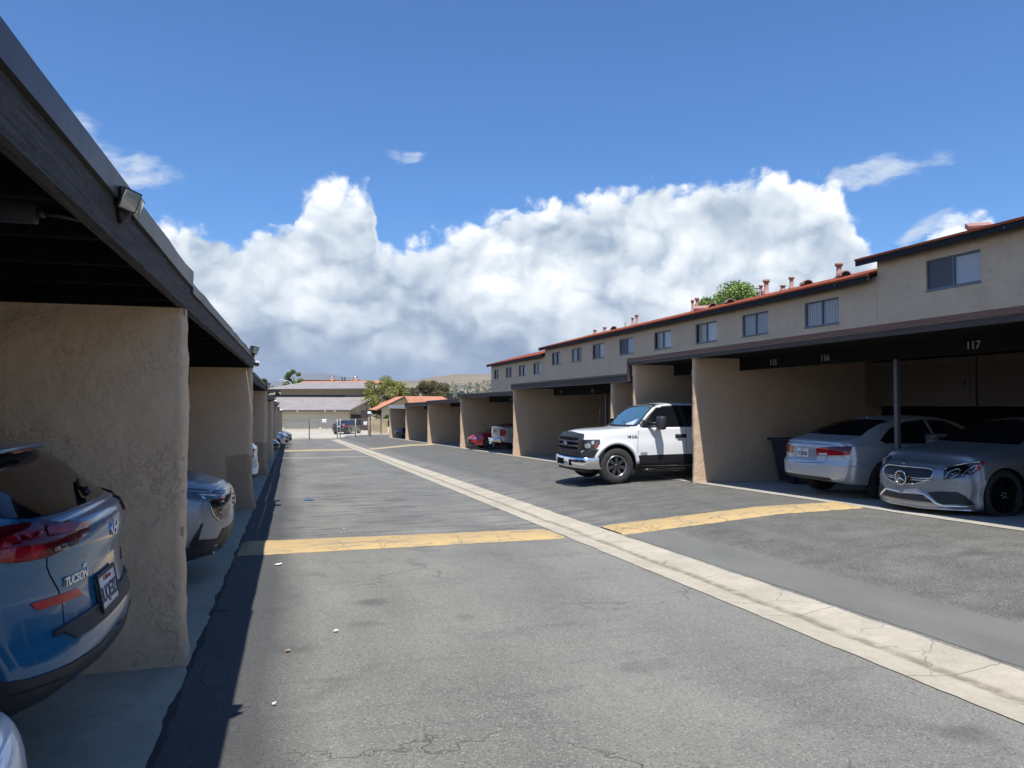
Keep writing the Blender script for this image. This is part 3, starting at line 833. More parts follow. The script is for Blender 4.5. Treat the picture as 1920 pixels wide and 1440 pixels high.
# ---------------------------------------------------------------- apartments above the right carports
M["iron"] = mat("brown_iron", (.05, .032, .026), .6)
FX = 13.2
def apartment(y0, y1, zf0, zf1, label, wins, pipes, tip=0.0, hide_near=False):
    """zf0..zf1 = fascia bottom / top; y0 near end, y1 far end"""
    c = empty('apartment_building', (FX, y0, -.3), label=label, cat='apartment building', group='apartment blocks above the right carports')
    off = Vector(c.location)
    def fin_(o): o.location = -off; return o
    # wall with real window openings
    mb = MB(); zb = -.6; zt = zf0 + .1
    ys = sorted(wins, key=lambda q: q[0])
    def wallbox(a, b, za, zb_): mb.box(FX, FX + .14, a, b, za, zb_)
    cur = y0
    for (a, b, z0, z1, st) in ys:
        wallbox(cur, a, zb, zt); wallbox(a, b, zb, z0); wallbox(a, b, z1, zt); cur = b
    wallbox(cur, y1, zb, zt)
    mb.box(FX + .14, FX + 8, y0, y0 + .14, zb, zt); mb.box(FX + .14, FX + 8, y1 - .14, y1, zb, zt)
    bmesh.ops.remove_doubles(mb.bm, verts=mb.bm.verts[:], dist=.0005)
    fin_(mb.build('wall', 'stucco_apt', c))
    ex = tip
    v = []; f = []
    n = 30
    xa, xb = FX - .25, FX - .205
    for j in range(n + 1):
        y = y0 + (y1 + ex - y0) * j / n; wv = .012 * fbm((y * .6, zf0, 0), 2)
        for (x, z) in ((xa, zf0), (xb, zf0), (xb, zf1), (xa, zf1)): v.append((x, y, z + wv))
    for j in range(n):
        for k in range(4): f.append((j * 4 + k, j * 4 + (k + 1) % 4, j * 4 + 4 + (k + 1) % 4, j * 4 + 4 + k))
    f += [(0, 1, 2, 3), (n * 4, n * 4 + 1, n * 4 + 2, n * 4 + 3)]
    fin_(MB().mesh(v, f).build('fascia_board', 'wood_navy', c))
    # roof: low pitch up to a ridge, then down
    zr = zf1 + .015
    a = y0; b = y1 + ex
    v = [(xa - .03, a, zr), (xa + 3.0, a, zr + .80), (xa + 9.3, a, zr - .5), (xa - .03, b, zr), (xa + 3.0, b, zr + .80), (xa + 9.3, b, zr - .5)]
    v2 = [(x, y, z - .05) for x, y, z in v]
    V = v + v2
    rf = fin_(MB().mesh(V, [(0, 1, 4, 3), (1, 2, 5, 4), (6, 9, 10, 7), (7, 10, 11, 8), (0, 3, 9, 6), (2, 8, 11, 5), (0, 6, 7, 1), (1, 7, 8, 2), (3, 4, 10, 9), (4, 5, 11, 10)]).build('roof', 'shingle_red', c))
    fin_(MB().box(FX - .2, FX, a, b, zf1 - .04, zf1 - .02).box(FX, FX + 8, a + .15, y1 - .15, zt - .03, zt + .0).build('soffit', 'wood_navy', c))
    for k in range(int((b - a) / 5.2) + 1):                       # small brackets and hooks on the fascia
        yy = a + 1.1 + k * 5.2
        if yy < b: fin_(MB().box(xa - .02, xa - .001, yy - .015, yy + .015, zf0 + .03, zf0 + .07).build('fascia_hook', 'frame_al', c))
    for p in pipes:
        kind, py, h, wd = p[:4]; px_ = p[4] if len(p) > 4 else xa + 2.8
        base = zr + .80 * min(1, (px_ - xa) / 3.0)
        if kind == 'pipe':
            r = wd / 2
            m = MB().lathe([(r * 1.5, -.02), (r * 1.5, .015), (r * 1.0, .04), (r * .95, h * .78), (r * .95, h * .79)], 'z', 14)
            m.lathe([(0, h), (r * 1.5, h), (r * 1.5, h * .8), (r * .9, h * .8)], 'z', 14)
            o = m.build('vent_pipe', 'pipe', rf)
            o.location = (px_, py, base)
        elif kind == 'dormer':
            m = MB(); s = wd
            pts = [(s * .5 * cos(pi * q / 8), h * sin(pi * q / 8)) for q in range(9)]
            m.prism(pts, 'yz', -.22, .12)
            o = m.build('roof_vent', 'pipe', rf); o.location = (px_, py, base - .01); o.rotation_euler = (0, 0, 1.25)
            d = MB().prism([(y * .8, z * .8 + .004) for y, z in pts], 'yz', -.226, -.221).build('vent_opening', 'black_deep', o)
        elif kind == 'box':
            o = MB().box(-.2, .2, -.25, .25, 0, h, .01).build('roof_vent', 'pipe', rf); o.location = (px_, py, base - .02); o.rotation_euler = (0, -.35, .9)
    # windows
    for (a, b, z0, z1, st) in ys:
        t = .03
        m = MB(); x0_, x1_ = FX + .035, FX + .10
        m.box(x0_, x1_, a, b, z0, z0 + t).box(x0_, x1_, a, b, z1 - t, z1).box(x0_, x1_, a, a + t, z0 + t, z1 - t).box(x0_, x1_, b - t, b, z0 + t, z1 - t)
        mid = (a + b) / 2
        m.box(x0_ - .003, x1_, mid - .02, mid + .02, z0 + t, z1 - t)
        fr = fin_(m.box(FX - .012, FX + .034, a - .01, b + .01, z0 - .035, z0 - .001).build('window', 'frame_al', c))
        # near pane (b.. lower y is nearer) : right-hand pane in view = low y
        def pane(ya, yb, mt, dx, nm):
            o = MB().box(FX + .045 + dx, FX + .045 + dx + .008, ya, yb, z0 + t, z1 - t).build(nm, mt, fr)
            return o
        R_, L_ = st
        for side, (ya, yb) in (('R', (a + t, mid - .02)), ('L', (mid + .02, b - t))):
            k = R_ if side == 'R' else L_
            if k == 'dark': pane(ya, yb, 'glass', .02, 'pane')
            elif k == 'screen':
                pane(ya, yb, 'screen', .012, 'screen'); 
            elif k in ('blind', 'curtain', 'white'):
                pane(ya, yb, {'blind': 'blind', 'curtain': 'curtain', 'white': 'blind_white'}[k], .03, 'blind')
            elif k == 'half':
                w_ = (yb - ya)
                pane(ya, ya + w_ * .55, 'blind', .03, 'blind'); pane(ya + w_ * .55, yb, 'glass', .028, 'pane')
    return c
Z0, Z1 = 3.66, 4.305
apartment(-6, 14.16, 4.90, 5.05, 'nearest apartment block with higher roof and one large curtained window over the number 117 bay',
          [(11.44, 12.77, 4.06, 4.705, ('curtain', 'screen')), (7.3, 8.6, 4.06, 4.705, ('blind', 'screen'))],
          [('box', 13.2, .12, .3, 15.2)], tip=.42)
apartment(14.17, 37.86, 4.50, 4.648, 'long middle apartment block with eight windows and the stacks of pink vent pipes',
          [(15.44, 16.745, 3.65, 4.303, ('blind', 'blind')), (18.32, 19.61, Z0, Z1, ('blind', 'blind')), (21.02, 22.33, Z0, Z1, ('white', 'half')), (24.02, 25.32, Z0, Z1, ('white', 'half')),
           (27.09, 28.42, Z0, Z1, ('curtain', 'screen')), (29.98, 31.30, Z0, Z1, ('white', 'dark')), (32.61, 33.92, Z0, Z1, ('dark', 'blind')), (35.5, 36.78, Z0, Z1, ('half', 'dark'))],
          [('pipe', 18.4, .42, .155), ('dormer', 17.6, .16, .34, 15.2), ('pipe', 21.94, .5, .155), ('pipe', 22.25, .36, .1), ('pipe', 21.05, .16, .14), ('pipe', 20.6, .37, .13), ('dormer', 19.9, .15, .34),
           ('dormer', 22.9, .15, .34, 14.9), ('box', 24.1, .14, .4, 14.5), ('dormer', 25.4, .13, .32), ('pipe', 26.5, .5, .12), ('pipe', 26.85, .46, .1), ('pipe', 31.96, .45, .12), ('pipe', 32.4, .36, .1), ('pipe', 33.2, .2, .05),
           ('dormer', 34.6, .16, .34), ('pipe', 41.0 - 5.3, .22, .15), ('pipe', 37.0, .2, .15)], tip=.35)
apartment(37.87, 49.08, 4.16, 4.30, 'farthest apartment block with lower red roof and four small dark windows',
          [(38.56, 39.88, 3.29, 3.92, ('curtain', 'dark')), (41.3, 42.7, 3.29, 3.92, ('half', 'dark')), (44.2, 45.45, 3.29, 3.92, ('screen', 'dark')), (47.1, 48.3, 3.29, 3.92, ('dark', 'half'))], [], tip=.3)

# ---------------------------------------------------------------- trees
def tree(loc, crown, h, leafm, label, n=5200, leaf=.16, clumps=26, trunk_r=.18, group=None, cat='tree', seed=1, zc=None, limbs=5, squash=.8):
    """crown=(rx,ry,rz) radii around height zc above loc"""
    R = random.Random(seed)
    t = empty('tree', loc, label=label, cat=cat, group=group)
    rx, ry, rz = crown; zc = h - rz if zc is None else zc
    cl = []
    for k in range(clumps):
        while True:
            p = Vector((R.uniform(-1, 1), R.uniform(-1, 1), R.uniform(-1, 1)))
            if .25 < p.length < 1: break
        p = p * (p.length ** -.35) if p.length > .3 else p
        if p.length > .88: p = p.normalized() * .88
        cl.append((Vector((p.x * rx, p.y * ry, zc + p.z * rz)), R.uniform(.26, .46) * min(rx, rz)))
    mb = MB()
    mb.tube([(0, 0, -.1), (.05 * R.random(), 0, zc * .35), (.1, .05, zc - rz * .3), (0, 0, zc + rz * .4)], [trunk_r, trunk_r * .8, trunk_r * .6, trunk_r * .2], 9)
    for k in range(limbs):
        c, r = cl[k]
        mb.tube([(0, 0, zc - rz * .7), (c.x * .4, c.y * .4, (zc - rz * .7 + c.z) / 2), tuple(c)], [trunk_r * .5, trunk_r * .32, trunk_r * .1], 6)
    mb.build('trunk', 'bark', t)
    v = []; f = []
    n = int(n * 2.4); leaf *= .62
    for i in range(n):
        c, r = cl[R.randrange(len(cl))]
        d = Vector((R.gauss(0, 1), R.gauss(0, 1), R.gauss(0, 1))).normalized() * r * (R.random() ** .4)
        d.z *= squash
        p = c + d; s = leaf * R.uniform(.6, 1.3)
        a = Vector((R.gauss(0, 1), R.gauss(0, 1), R.gauss(0, .6))).normalized()
        b = a.cross(Vector((R.gauss(0, 1), R.gauss(0, 1), R.gauss(0, 1)))).normalized()
        k = len(v)
        v += [p - a * s, p + b * s * .45, p + a * s, p - b * s * .45]; f.append((k, k + 1, k + 2, k + 3))
    MB().mesh(v, f).build('crown', leafm, t, fixn=False)
    return t
tree((11.1, 92.5, -1.5), (2.7, 2.5, 2.55), 6.5, 'leaf_olive', 'big round olive green tree beside the grey roofed garages', 9000, .17, 40, .22, seed=3, zc=3.9)
tree((21.8, 120, -1.5), (3.3, 2.8, 2.5), 7.2, 'leaf_rust', 'reddish green tree behind the orange tile roof', 7000, .2, 34, .2, seed=5, zc=4.6)
tree((30.2, 45.4, -1.2), (2.9, 2.8, 2.3), 11.3, 'leaf_bright', 'bright green treetop rising behind the red apartment roof', 9000, .17, 44, .25, seed=9, zc=9.0)
tree((.6, 140, -1.5), (1.5, 1.5, 2.4), 9.6, 'leaf_mid', 'tall dark pointed tree behind the left end of the garages', 3500, .2, 18, .2, seed=11, zc=6.9)
tree((1.9, 137, -1.5), (1.9, 1.4, 1.3), 8.2, 'leaf_bright', 'yellowish green palm clump left of the red ridge', 3000, .26, 14, .2, seed=12, zc=6.4)
tree((-1.6, 139, -1.5), (1.1, 1.2, 2.0), 6.5, 'leaf_dark', 'small dark tree left of the garage roof under the lamp arm', 2200, .2, 12, .15, seed=13, zc=4.8)
tree((-3.4, 118, -1.5), (1.1, 1.2, 1.2), 7.0, 'leaf_dark', 'drooping dark treetop just past the left carport roofs', 2600, .2, 14, .15, seed=14, zc=5.8)
tree((15.2, 108, -1.5), (1.6, 1.4, 1.2), 4.3, 'leaf_dark', 'dark bush between the olive tree and the tile roof', 2600, .2, 14, .12, seed=15, zc=3.1)
tree((19.8, 81, -1.5), (1.0, 1.0, .5), 3.6, 'leaf_bright', 'bright yellow green bush top just over the right carport roofs', 1600, .12, 10, .1, seed=16, zc=3.05)
tree((10.4, 80.6, -1.55), (1.0, .5, .7), 2.2, 'leaf_dark', 'dark shrub behind the beige slatted gate', 2000, .1, 12, .08, seed=17, zc=1.3)

# ---------------------------------------------------------------- garages at the end of the alley
def garage():
    c = empty('garage_building', (4, 90, -1.53), label='tan garage building with grey shingle roofs and two pale garage doors', cat='garage')
    off = Vector(c.location)
    def fin_(o): o.location = -off; return o
    zb = -1.6; ze = .96
    doors = [(-.62, 3.27, .84), (3.6, 5.66, .84)]
    mb = MB(); cur = -8
    for a, b, z in doors:
        mb.box(cur, a, 90, 90.2, zb, ze); mb.box(a, b, 90, 90.2, z, ze); cur = b
    mb.box(cur, 6.7, 90, 90.2, zb, ze)
    # side gable part, set back
    mb.prism([(6.7, zb), (9.4, zb), (9.4, 2.3), (6.7, ze)], 'xz', 90.9, 91.1)
    mb.box(6.7, 6.9, 90.2, 90.9, zb, ze)
    fin_(mb.build('wall', 'stucco_pale', c))
    M['garage_door'] = mat('garage_door', rough=.6, fn=lambda t, b: (t.l.new(t.mix(t.rng(t.m('FRACT', t.m('MULTIPLY', t.sep(wpos(t))[2], 1.9)), .9, 1), (.56, .52, .42), (.34, .31, .25)), b.inputs['Base Color'])))
    for a, b, z in doors:
        d = fin_(MB().box(a, b, 90.08, 90.12, -1.53, z).build('garage_door', 'garage_door', c))
        MB().box((a + b) / 2 - .08, (a + b) / 2 + .08, 90.06, 90.079, -.9, -.87).build('handle', 'black', d)
    fin_(MB().prism([(89.2, .93), (96.0, 2.66), (96.0, 2.54), (89.2, .80)], 'yz', -9, 6.75).build('lower_roof', 'shingle_grey', c))
    v = [(6.75, 88.85, .86), (6.75, 88.85, .98), (6.85, 96, 2.58), (6.85, 96, 2.7)]
    # right hand roof slope rising to the ridge behind the tree
    fin_(MB().mesh([(6.7, 89.2, .92), (9.5, 90.7, 2.35), (9.5, 96, 2.7), (6.7, 96, 2.68), (6.7, 89.2, .80), (9.5, 90.7, 2.23), (9.5, 96, 2.58), (6.7, 96, 2.54)],
                   [(0, 1, 2, 3), (4, 7, 6, 5), (0, 4, 5, 1), (1, 5, 6, 2), (2, 6, 7, 3), (3, 7, 4, 0)]).build('gable_roof', 'shingle_grey', c))
    fin_(MB().box(-9, 6.7, 89.17, 89.23, .74, .93).build('eave_board', 'wood_brown', c))
    fin_(MB().box(-1.1, 11.0, 96.1, 96.3, 1.5, 3.62).build('upper_wall', 'stucco_pale', c))
    fin_(MB().mesh([(-3.4, 94.9, 3.42), (11.6, 94.9, 3.72), (9.7, 103, 4.66), (1.3, 103, 4.48), (-3.4, 94.9, 3.30), (11.6, 94.9, 3.6), (9.7, 103, 4.5), (1.3, 103, 4.3), (-3.4, 110, 3.3), (11.6, 110, 3.6)],
                   [(0, 1, 2, 3), (4, 7, 6, 5), (0, 4, 5, 1), (1, 5, 9, 2), (0, 3, 8, 4), (3, 2, 9, 8)]).build('upper_roof', 'shingle_grey', c))
    fin_(MB().box(-3.4, 11.6, 94.86, 94.9, 3.35, 3.47).build('upper_eave', 'wood_brown', c))
    fin_(MB().box(-9, 6.7, 95.95, 96.05, 2.6, 2.74).build('ridge_flashing', 'wood_brown', c))
    for x in (.8, 3.9, 5.0): fin_(MB().box(x - .06, x + .06, 89.13, 89.17, .74, .86).build('eave_lamp', 'white_metal', c))
    fin_(MB().box(6.98, 8.2, 90.84, 90.88, -1.53, .35).build('iron_gate', 'iron', c))
garage()
def far_house_red():
    c = empty('building', (6, 118, -1.5), label='long building behind the garages with a red tile ridge and white roof vents', cat='building')
    off = Vector(c.location)
    def fin_(o): o.location = -off; return o
    fin_(MB().box(1.5, 15.8, 118, 124, -1.5, 4.6).build('wall', 'stucco_pale', c))
    r = fin_(MB().mesh([(1.0, 117.4, 4.72), (16.2, 117.4, 4.95), (13.5, 121, 5.45), (2.0, 121, 5.22), (1, 125, 4.7), (16.2, 125, 4.9)], [(0, 1, 2, 3), (3, 2, 5, 4), (0, 3, 4), (1, 5, 2)]).build('roof', 'tile', c))
    fin_(MB().box(1.9, 13.6, 120.8, 121.2, 5.2, 5.42).build('ridge', 'wood_brown', c))
    for (x, w_) in ((6.3, .5), (10.0, .5)):
        m = MB().lathe([(.28, 0), (.28, .35), (.45, .42), (.5, .6), (.38, .78), (0, .82)], 'z', 16).build('turbine_vent', 'chrome', r)
        m.location = (x, 120.5, 5.25)
    for x in (7.9, 8.3): 
        m = MB().lathe([(.07, 0), (.07, .5), (.12, .52), (.12, .62), (0, .64)], 'z', 10).build('vent_pipe', 'black', r); m.location = (x, 120.3, 5.25)
far_house_red()
def tile_house():
    c = empty('house', (13, 84, -1.5), label='house with orange clay tile gable roof behind the far right carports', cat='house')
    off = Vector(c.location)
    def fin_(o): o.location = -off; return o
    fin_(MB().prism([(9.9, -1.6), (16, -1.6), (16, .9), (12.4, 2.25), (9.9, 1.1)], 'xz', 84.3, 84.5).box(15.8, 18, 84.5, 92, -1.6, 1.6).build('wall', 'stucco_pale', c))
    # corrugated tile slopes
    mb = MB(); v = []; f = []; n = 120
    y0, y1 = 83.6, 93
    pf = [(9.2, .93), (12.35, 2.45), (17.5, .6)]
    for (xa, za), (xb, zb_) in zip(pf, pf[1:]):
        base = len(v)
        for k in range(n + 1):
            y = y0 + (y1 - y0) * k / n; w_ = .05 * abs(sin(k * pi / 2.0))
            for s in range(9):
                q = s / 8; v.append((xa + (xb - xa) * q, y, za + (zb_ - za) * q + w_ + (.03 if s % 2 else 0)))
        for k in range(n):
            for s in range(8): f.append((base + k * 9 + s, base + k * 9 + s + 1, base + (k + 1) * 9 + s + 1, base + (k + 1) * 9 + s))
    fin_(mb.mesh(v, f).build('roof', 'tile', c))
    fin_(MB().mesh([(12.35, 83.6, 2.5), (17.1, 86, 2.52), (18.8, 83.6, 1.5), (12.9, 83.2, 1.6)], [(0, 1, 2, 3)]).build('side_roof', 'tile', c))
    fin_(MB().prism([(9.15, .80), (12.35, 2.34), (12.35, 2.5), (9.15, .96)], 'xz', 83.5, 83.6).build('barge_board', 'wood_brown', c))
tile_house()

# ---------------------------------------------------------------- gates, fences and signs at the end
M['galv'] = mat('galvanised_tube', (.33, .33, .32), .5, .3)
M['galv_dark'] = mat('dark_steel_tube', (.07, .07, .075), .55)

M['slat'] = mat('beige_slats', rough=.7, fn=f_wood((.34, .26, .15), (.44, .35, .22), 1))
FY = 74.6; FZ = -1.80
def chain_gate(x0, x1, zt, label, posts, rail='galv'):
    c = empty('chain_link_gate', (x0, FY, FZ), label=label, cat='gate', group='chain link gates closing the alley')
    off = Vector(c.location)
    def fin_(o): o.location = -off; return o
    for px, top_, m_ in posts:
        fin_(MB().tube([(px, FY, FZ), (px, FY, top_)], .045, 8).build('post', m_, c))
    fin_(MB().tube([(x0, FY, zt), (x1, FY, zt)], .022, 6).tube([(x0, FY, FZ + .12), (x1, FY, FZ + .12)], .022, 6).build('rail', rail, c))
    mb = MB(); H = zt - FZ - .12; s = .16; n = int((x1 - x0 + H) / s)
    for k in range(n):
        for sg in (1, -1):
            a = x0 + k * s - (H if sg > 0 else 0)
            p = (a, FZ + .12); q = (a + sg * H if sg > 0 else a - H, zt)
            p0 = Vector((p[0], 0, p[1])); q0 = Vector((q[0], 0, q[1]))
            d = q0 - p0; ta, tb = 0, 1
            if abs(d.x) > 1e-6:
                t1, t2 = (x0 - p0.x) / d.x, (x1 - p0.x) / d.x
                ta, tb = max(0, min(t1, t2)), min(1, max(t1, t2))
            if tb - ta < .02: continue
            mb.tube([tuple(p0 + d * ta + Vector((0, FY, 0))), tuple(p0 + d * tb + Vector((0, FY, 0)))], .004, 3, False)
    fin_(mb.build('wire_mesh', 'galv', c))
chain_gate(-.75, 1.76, .05, 'left chain link gate with a dark end post, in front of the wide garage door', [(1.80, .36, 'galv_dark')], 'galv_dark')
chain_gate(1.85, 4.6, .12, 'middle chain link gate leaf left of the black sedan, holding the blank white sign', [(4.45, .15, 'galv'), (4.72, .2, 'galv')])
chain_gate(4.8, 7.6, .12, 'right chain link gate leaf in front of the black sedan', [(6.2, .15, 'galv'), (7.66, .35, 'galv_dark')])
def sign(x, y, z, w_, h, m, label, txt=None, tm='plate_text'):
    t = empty('sign', (x, y, z), label=label, cat='sign')
    MB().box(-w_ / 2, w_ / 2, 0, .02, -h / 2, h / 2, .004).build('board', m, t)
    if txt:
        for i, (s, dz, sz) in enumerate(txt):
            b = text_bm(s, sz, .003); b.transform(Matrix.Translation((0, -.004, dz)) @ Matrix.Rotation(pi / 2, 4, 'X')); q = MB(); q.join(b); q.build('lettering', tm, t)
    return t
M['sign_white'] = mat('sign_white', (.85, .85, .84), .5); M['sign_grey'] = mat('faded_lettering', (.45, .47, .55), .6)
sign(3.2, FY - .07, -.02, .42, .34, 'sign_white', 'white sign with faint lettering hung on the middle gate', [('NO PARKING', .05, .07), ('GATE', -.07, .08)], 'sign_grey')
sign(7.15, FY - .07, -.30, .34, .36, 'sign_white', 'small white and red sign on the right gate in front of the black sedan', [('NO', .06, .13), ('PARKING', -.08, .07)], 'plate_red')
t = empty('card_reader', (7.5, FY - .3, FZ), label='white keypad box on a thin post beside the right gate', cat='keypad')
MB().box(-.16, .16, -.05, .05, 2.42, 2.68, .02).build('box', 'sign_white', t)
MB().tube([(0, .02, 0), (0, .02, 2.42)], .03, 8).build('post', 'galv_dark', t)
t = empty('slatted_fence', (7.85, 78, -1.53), label='beige vertical slatted gate right of the chain link gates', cat='fence')
MB().box(-.1, .12, -.1, .1, 0, 1.78, .01).build('post', 'slat', t)
mb = MB()
for k in range(17): mb.box(.16 + k * .105, .16 + k * .105 + .085, 0, .03, .08, 1.62)
mb.box(.14, 1.95, .03, .06, .3, .38).box(.14, 1.95, .03, .06, 1.35, 1.43).build('slat_panel', 'slat', t)
MB().box(1.2, 1.28, -.03, .06, 0, 1.68).build('rust_post', 'iron', t)
t = empty('iron_gate', (8.15, 90.2, -1.53), label='tall dark brown iron gate beside the garage wall', cat='gate')
MB().box(0, .06, 0, .06, 0, 2.35).box(1.0, 1.06, 0, .06, 0, 2.35).box(0, 1.06, 0, .06, 2.30, 2.36).build('frame', 'iron', t)
MB().box(.06, 1.0, .02, .04, .1, 2.3).build('panel', 'iron', t)
t = empty('iron_fence', (6.75, 90.3, -1.53), label='low iron picket fence between the garage corner and the brown gate', cat='fence')
mb = MB()
for k in range(12): mb.box(k * .12, k * .12 + .02, 0, .02, 0, 2.0)
mb.box(0, 1.4, 0, .02, 1.85, 1.9).box(0, 1.4, 0, .02, .1, .15).build('pickets', 'iron', t)
t = empty('street_lamp', (-1.5, 136, -1.5), label='pale curved street lamp arm above the left trees', cat='street lamp')
MB().tube([(1.9, 0, 0), (1.9, 0, 6.3), (1.6, 0, 6.9), (.9, 0, 7.25), (.1, 0, 7.35)], [.09, .07, .055, .05, .045], 8).build('pole', 'white_metal', t)
MB().box(-.4, .1, -.12, .12, 7.28, 7.4, .03).build('lamp_head', 'white_metal', t)
# wires and dark roof clutter beyond the right row
t = empty('roof_equipment', (20.0, 90, 1.5), label='dark rooftop equipment showing above the right carport roofs', cat='roof equipment')
for k, (x, w_, h) in enumerate(((18.6, .35, .95), (19.05, .25, .85), (19.9, .14, 1.0), (20.2, .3, .9), (20.65, .12, 1.05), (20.9, .1, .95))):
    o = MB().box(x - 20, x - 20 + w_, 0, .3, .4, h + .5).box(x - 20.05, x - 20 + w_ + .05, -.02, .34, h + .42, h + .5).build('duct', 'black', t)
o = MB().box(-2.2, 3, -.3, 4, -3, .55).build('building_wall', 'stucco_pale', t)

# ---------------------------------------------------------------- town, hills and mountains beyond
RPX = [(-2000, 735), (300, 740), (600, 738), (690, 728), (740, 716), (795, 716), (803, 711), (857, 703), (920, 702), (1000, 699), (1200, 706), (1600, 720), (2600, 735)]
def interp(T, x):
    if x <= T[0][0]: return T[0][1]
    for (a, u), (b, v) in zip(T, T[1:]):
        if x <= b: return u + (v - u) * (x - a) / (b - a)
    return T[-1][1]
def px_to_az(px): return YAW + math.atan((px - 960) / F)
RAZ = [(px_to_az(a), (757.7 - b) / 1430) for a, b in RPX]
def hill_z(az, d):
    e = interp(RAZ, az)
    k = max(0, min(1, (d - 700) / 1900)); k = k * k * (3 - 2 * k)
    p = (d * sin(az) * .0022, d * cos(az) * .0022, 0)
    back = max(0, min(1, (d - 2650) / 900))
    return -1.6 + (e * 2600 + 3) * k * (1 + .16 * fbm(p, 5) * (1 - abs(2 * k - 1) * .4) * (1.0 if k < .97 else .25)) * (1 - .25 * back)
def hills():
    v = []; f = []; na = 150; nd = 44
    for j in range(nd + 1):
        d = 650 + (3600 - 650) * j / nd
        for i in range(na + 1):
            az_ = -1.0 + 2.6 * i / na
            v.append((d * sin(az_), d * cos(az_), hill_z(az_, d)))
    for j in range(nd):
        for i in range(na):
            a = j * (na + 1) + i; f.append((a, a + 1, a + na + 2, a + na + 1))
    MB().mesh(v, f, True).build('hills', 'hill', kind='structure')
    # distant mountain range
    T = [(-600, 700), (200, 712), (400, 722), (480, 716), (560, 706), (600, 700), (640, 704), (700, 711), (770, 714), (800, 708), (850, 712), (1000, 700), (1500, 690), (2400, 710)]
    TA = [(px_to_az(a), (757.7 - b) / 1430) for a, b in T]
    v = []; f = []; na = 160
    for i in range(na + 1):
        az_ = -1.1 + 2.8 * i / na; d = 7900
        e = interp(TA, az_) * d + 30 * fbm((az_ * 16, 0, 0), 5)
        for (dd, z) in ((d - 900, -5), (d - 450, e * .45 + 20 * fbm((az_ * 30, 3, 0), 4)), (d, e), (d + 700, e * .3)):
            v.append((dd * sin(az_), dd * cos(az_), z))
    for i in range(na):
        for k in range(3): f.append((i * 4 + k, i * 4 + 4 + k, i * 4 + 5 + k, i * 4 + 1 + k))
    MB().mesh(v, f, True).build('mountains', 'mount', kind='structure')
hills()
def town():
    R = random.Random(4); v = []; f = []
    n = 4200
    for i in range(n):
        az_ = R.uniform(.02, .62) if i % 3 else R.uniform(-.3, 1.2)
        d = 700 + 850 * R.random() ** 1.3
        z0 = hill_z(az_, d); h = R.uniform(4, 10) * (1 if R.random() < .9 else 1.5); w_ = h * R.uniform(.35, .8)
        c = Vector((d * sin(az_), d * cos(az_), z0 + h * .5))
        for q in range(17):
            p = c + Vector((R.gauss(0, w_ * .33), R.gauss(0, w_ * .33), R.gauss(0, h * .2))); s = h * R.uniform(.10, .2)
            a = Vector((R.gauss(0, 1), R.gauss(0, 1), R.gauss(0, .8))).normalized(); b = a.cross(Vector((R.gauss(0, 1), R.gauss(0, 1), R.gauss(0, 1)))).normalized()
            k = len(v); v += [p - a * s, p + b * s * .8, p + a * s, p - b * s * .8]; f.append((k, k + 1, k + 2, k + 3))
    MB().mesh(v, f).build('far_trees', 'leaf_dark', kind='stuff', fixn=False, label='dark band of distant trees on the slope below the dry hills')
    M['far_wall'] = mat('far_house_wall', (.72, .68, .60), .8); M['far_roof'] = mat('far_house_roof', (.22, .17, .15), .8)
    proto = None
    for i in range(26):
        az_ = R.uniform(px_to_az(745), px_to_az(925)); d = R.uniform(760, 1350)
        z = hill_z(az_, d) + 1.5; s = R.uniform(.8, 1.5)
        if proto is None:
            proto = empty('far_house', (0, 0, 0), label='tiny pale house among the distant trees below the hills', cat='house', group='tiny houses in the distant town')
            MB().box(-6, 6, -4, 4, -3, 4).build('wall', 'far_wall', proto)
            MB().prism([(-4.6, 4), (4.6, 4), (0, 6.4)], 'yz', -6.5, 6.5).build('roof', 'far_roof', proto)
            o = proto
        else: o = copy_tree(proto)
        o.location = (d * sin(az_), d * cos(az_), z); o.rotation_euler = (0, 0, R.uniform(0, 3)); o.scale = (s, s, s)
town()
# air
def haze():
    m = bpy.data.materials.new('haze'); m.use_nodes = True; t = NT(m.node_tree)
    t.n.remove(t.n['Principled BSDF'])
    pv = t.new('ShaderNodeVolumePrincipled'); pv.inputs['Color'].default_value = (.80, .88, 1, 1)
    pv.inputs['Density'].default_value = 1.0e-4; pv.inputs['Anisotropy'].default_value = .2
    t.l.new(pv.outputs[0], t.n['Material Output'].inputs['Volume'])
    M['haze'] = m
    MB().box(-7500, 8500, -200, 9500, -12, 360).build('haze', m, kind='stuff')
haze()
# ---------------------------------------------------------------- cars
def pchip(T):
    xs = [a for a, b in T]; ys = [b for a, b in T]; n = len(xs)
    d = [(ys[i + 1] - ys[i]) / (xs[i + 1] - xs[i]) for i in range(n - 1)]
    m = [0.0] * n
    for i in range(1, n - 1):
        if d[i - 1] * d[i] > 0:
            w1 = 2 * (xs[i + 1] - xs[i]) + xs[i] - xs[i - 1]; w2 = xs[i + 1] - xs[i] + 2 * (xs[i] - xs[i - 1])
            m[i] = (w1 + w2) / (w1 / d[i - 1] + w2 / d[i])
    m[0] = d[0]; m[-1] = d[-1]
    def f(x):
        if x <= xs[0]: return ys[0]
        if x >= xs[-1]: return ys[-1]
        i = 0
        while x > xs[i + 1]: i += 1
        h = xs[i + 1] - xs[i]; t = (x - xs[i]) / h
        return ((1 + 2 * t) * (1 - t) ** 2 * ys[i] + t * (1 - t) ** 2 * h * m[i] + t * t * (3 - 2 * t) * ys[i + 1] + t * t * (t - 1) * h * m[i + 1])
    return f
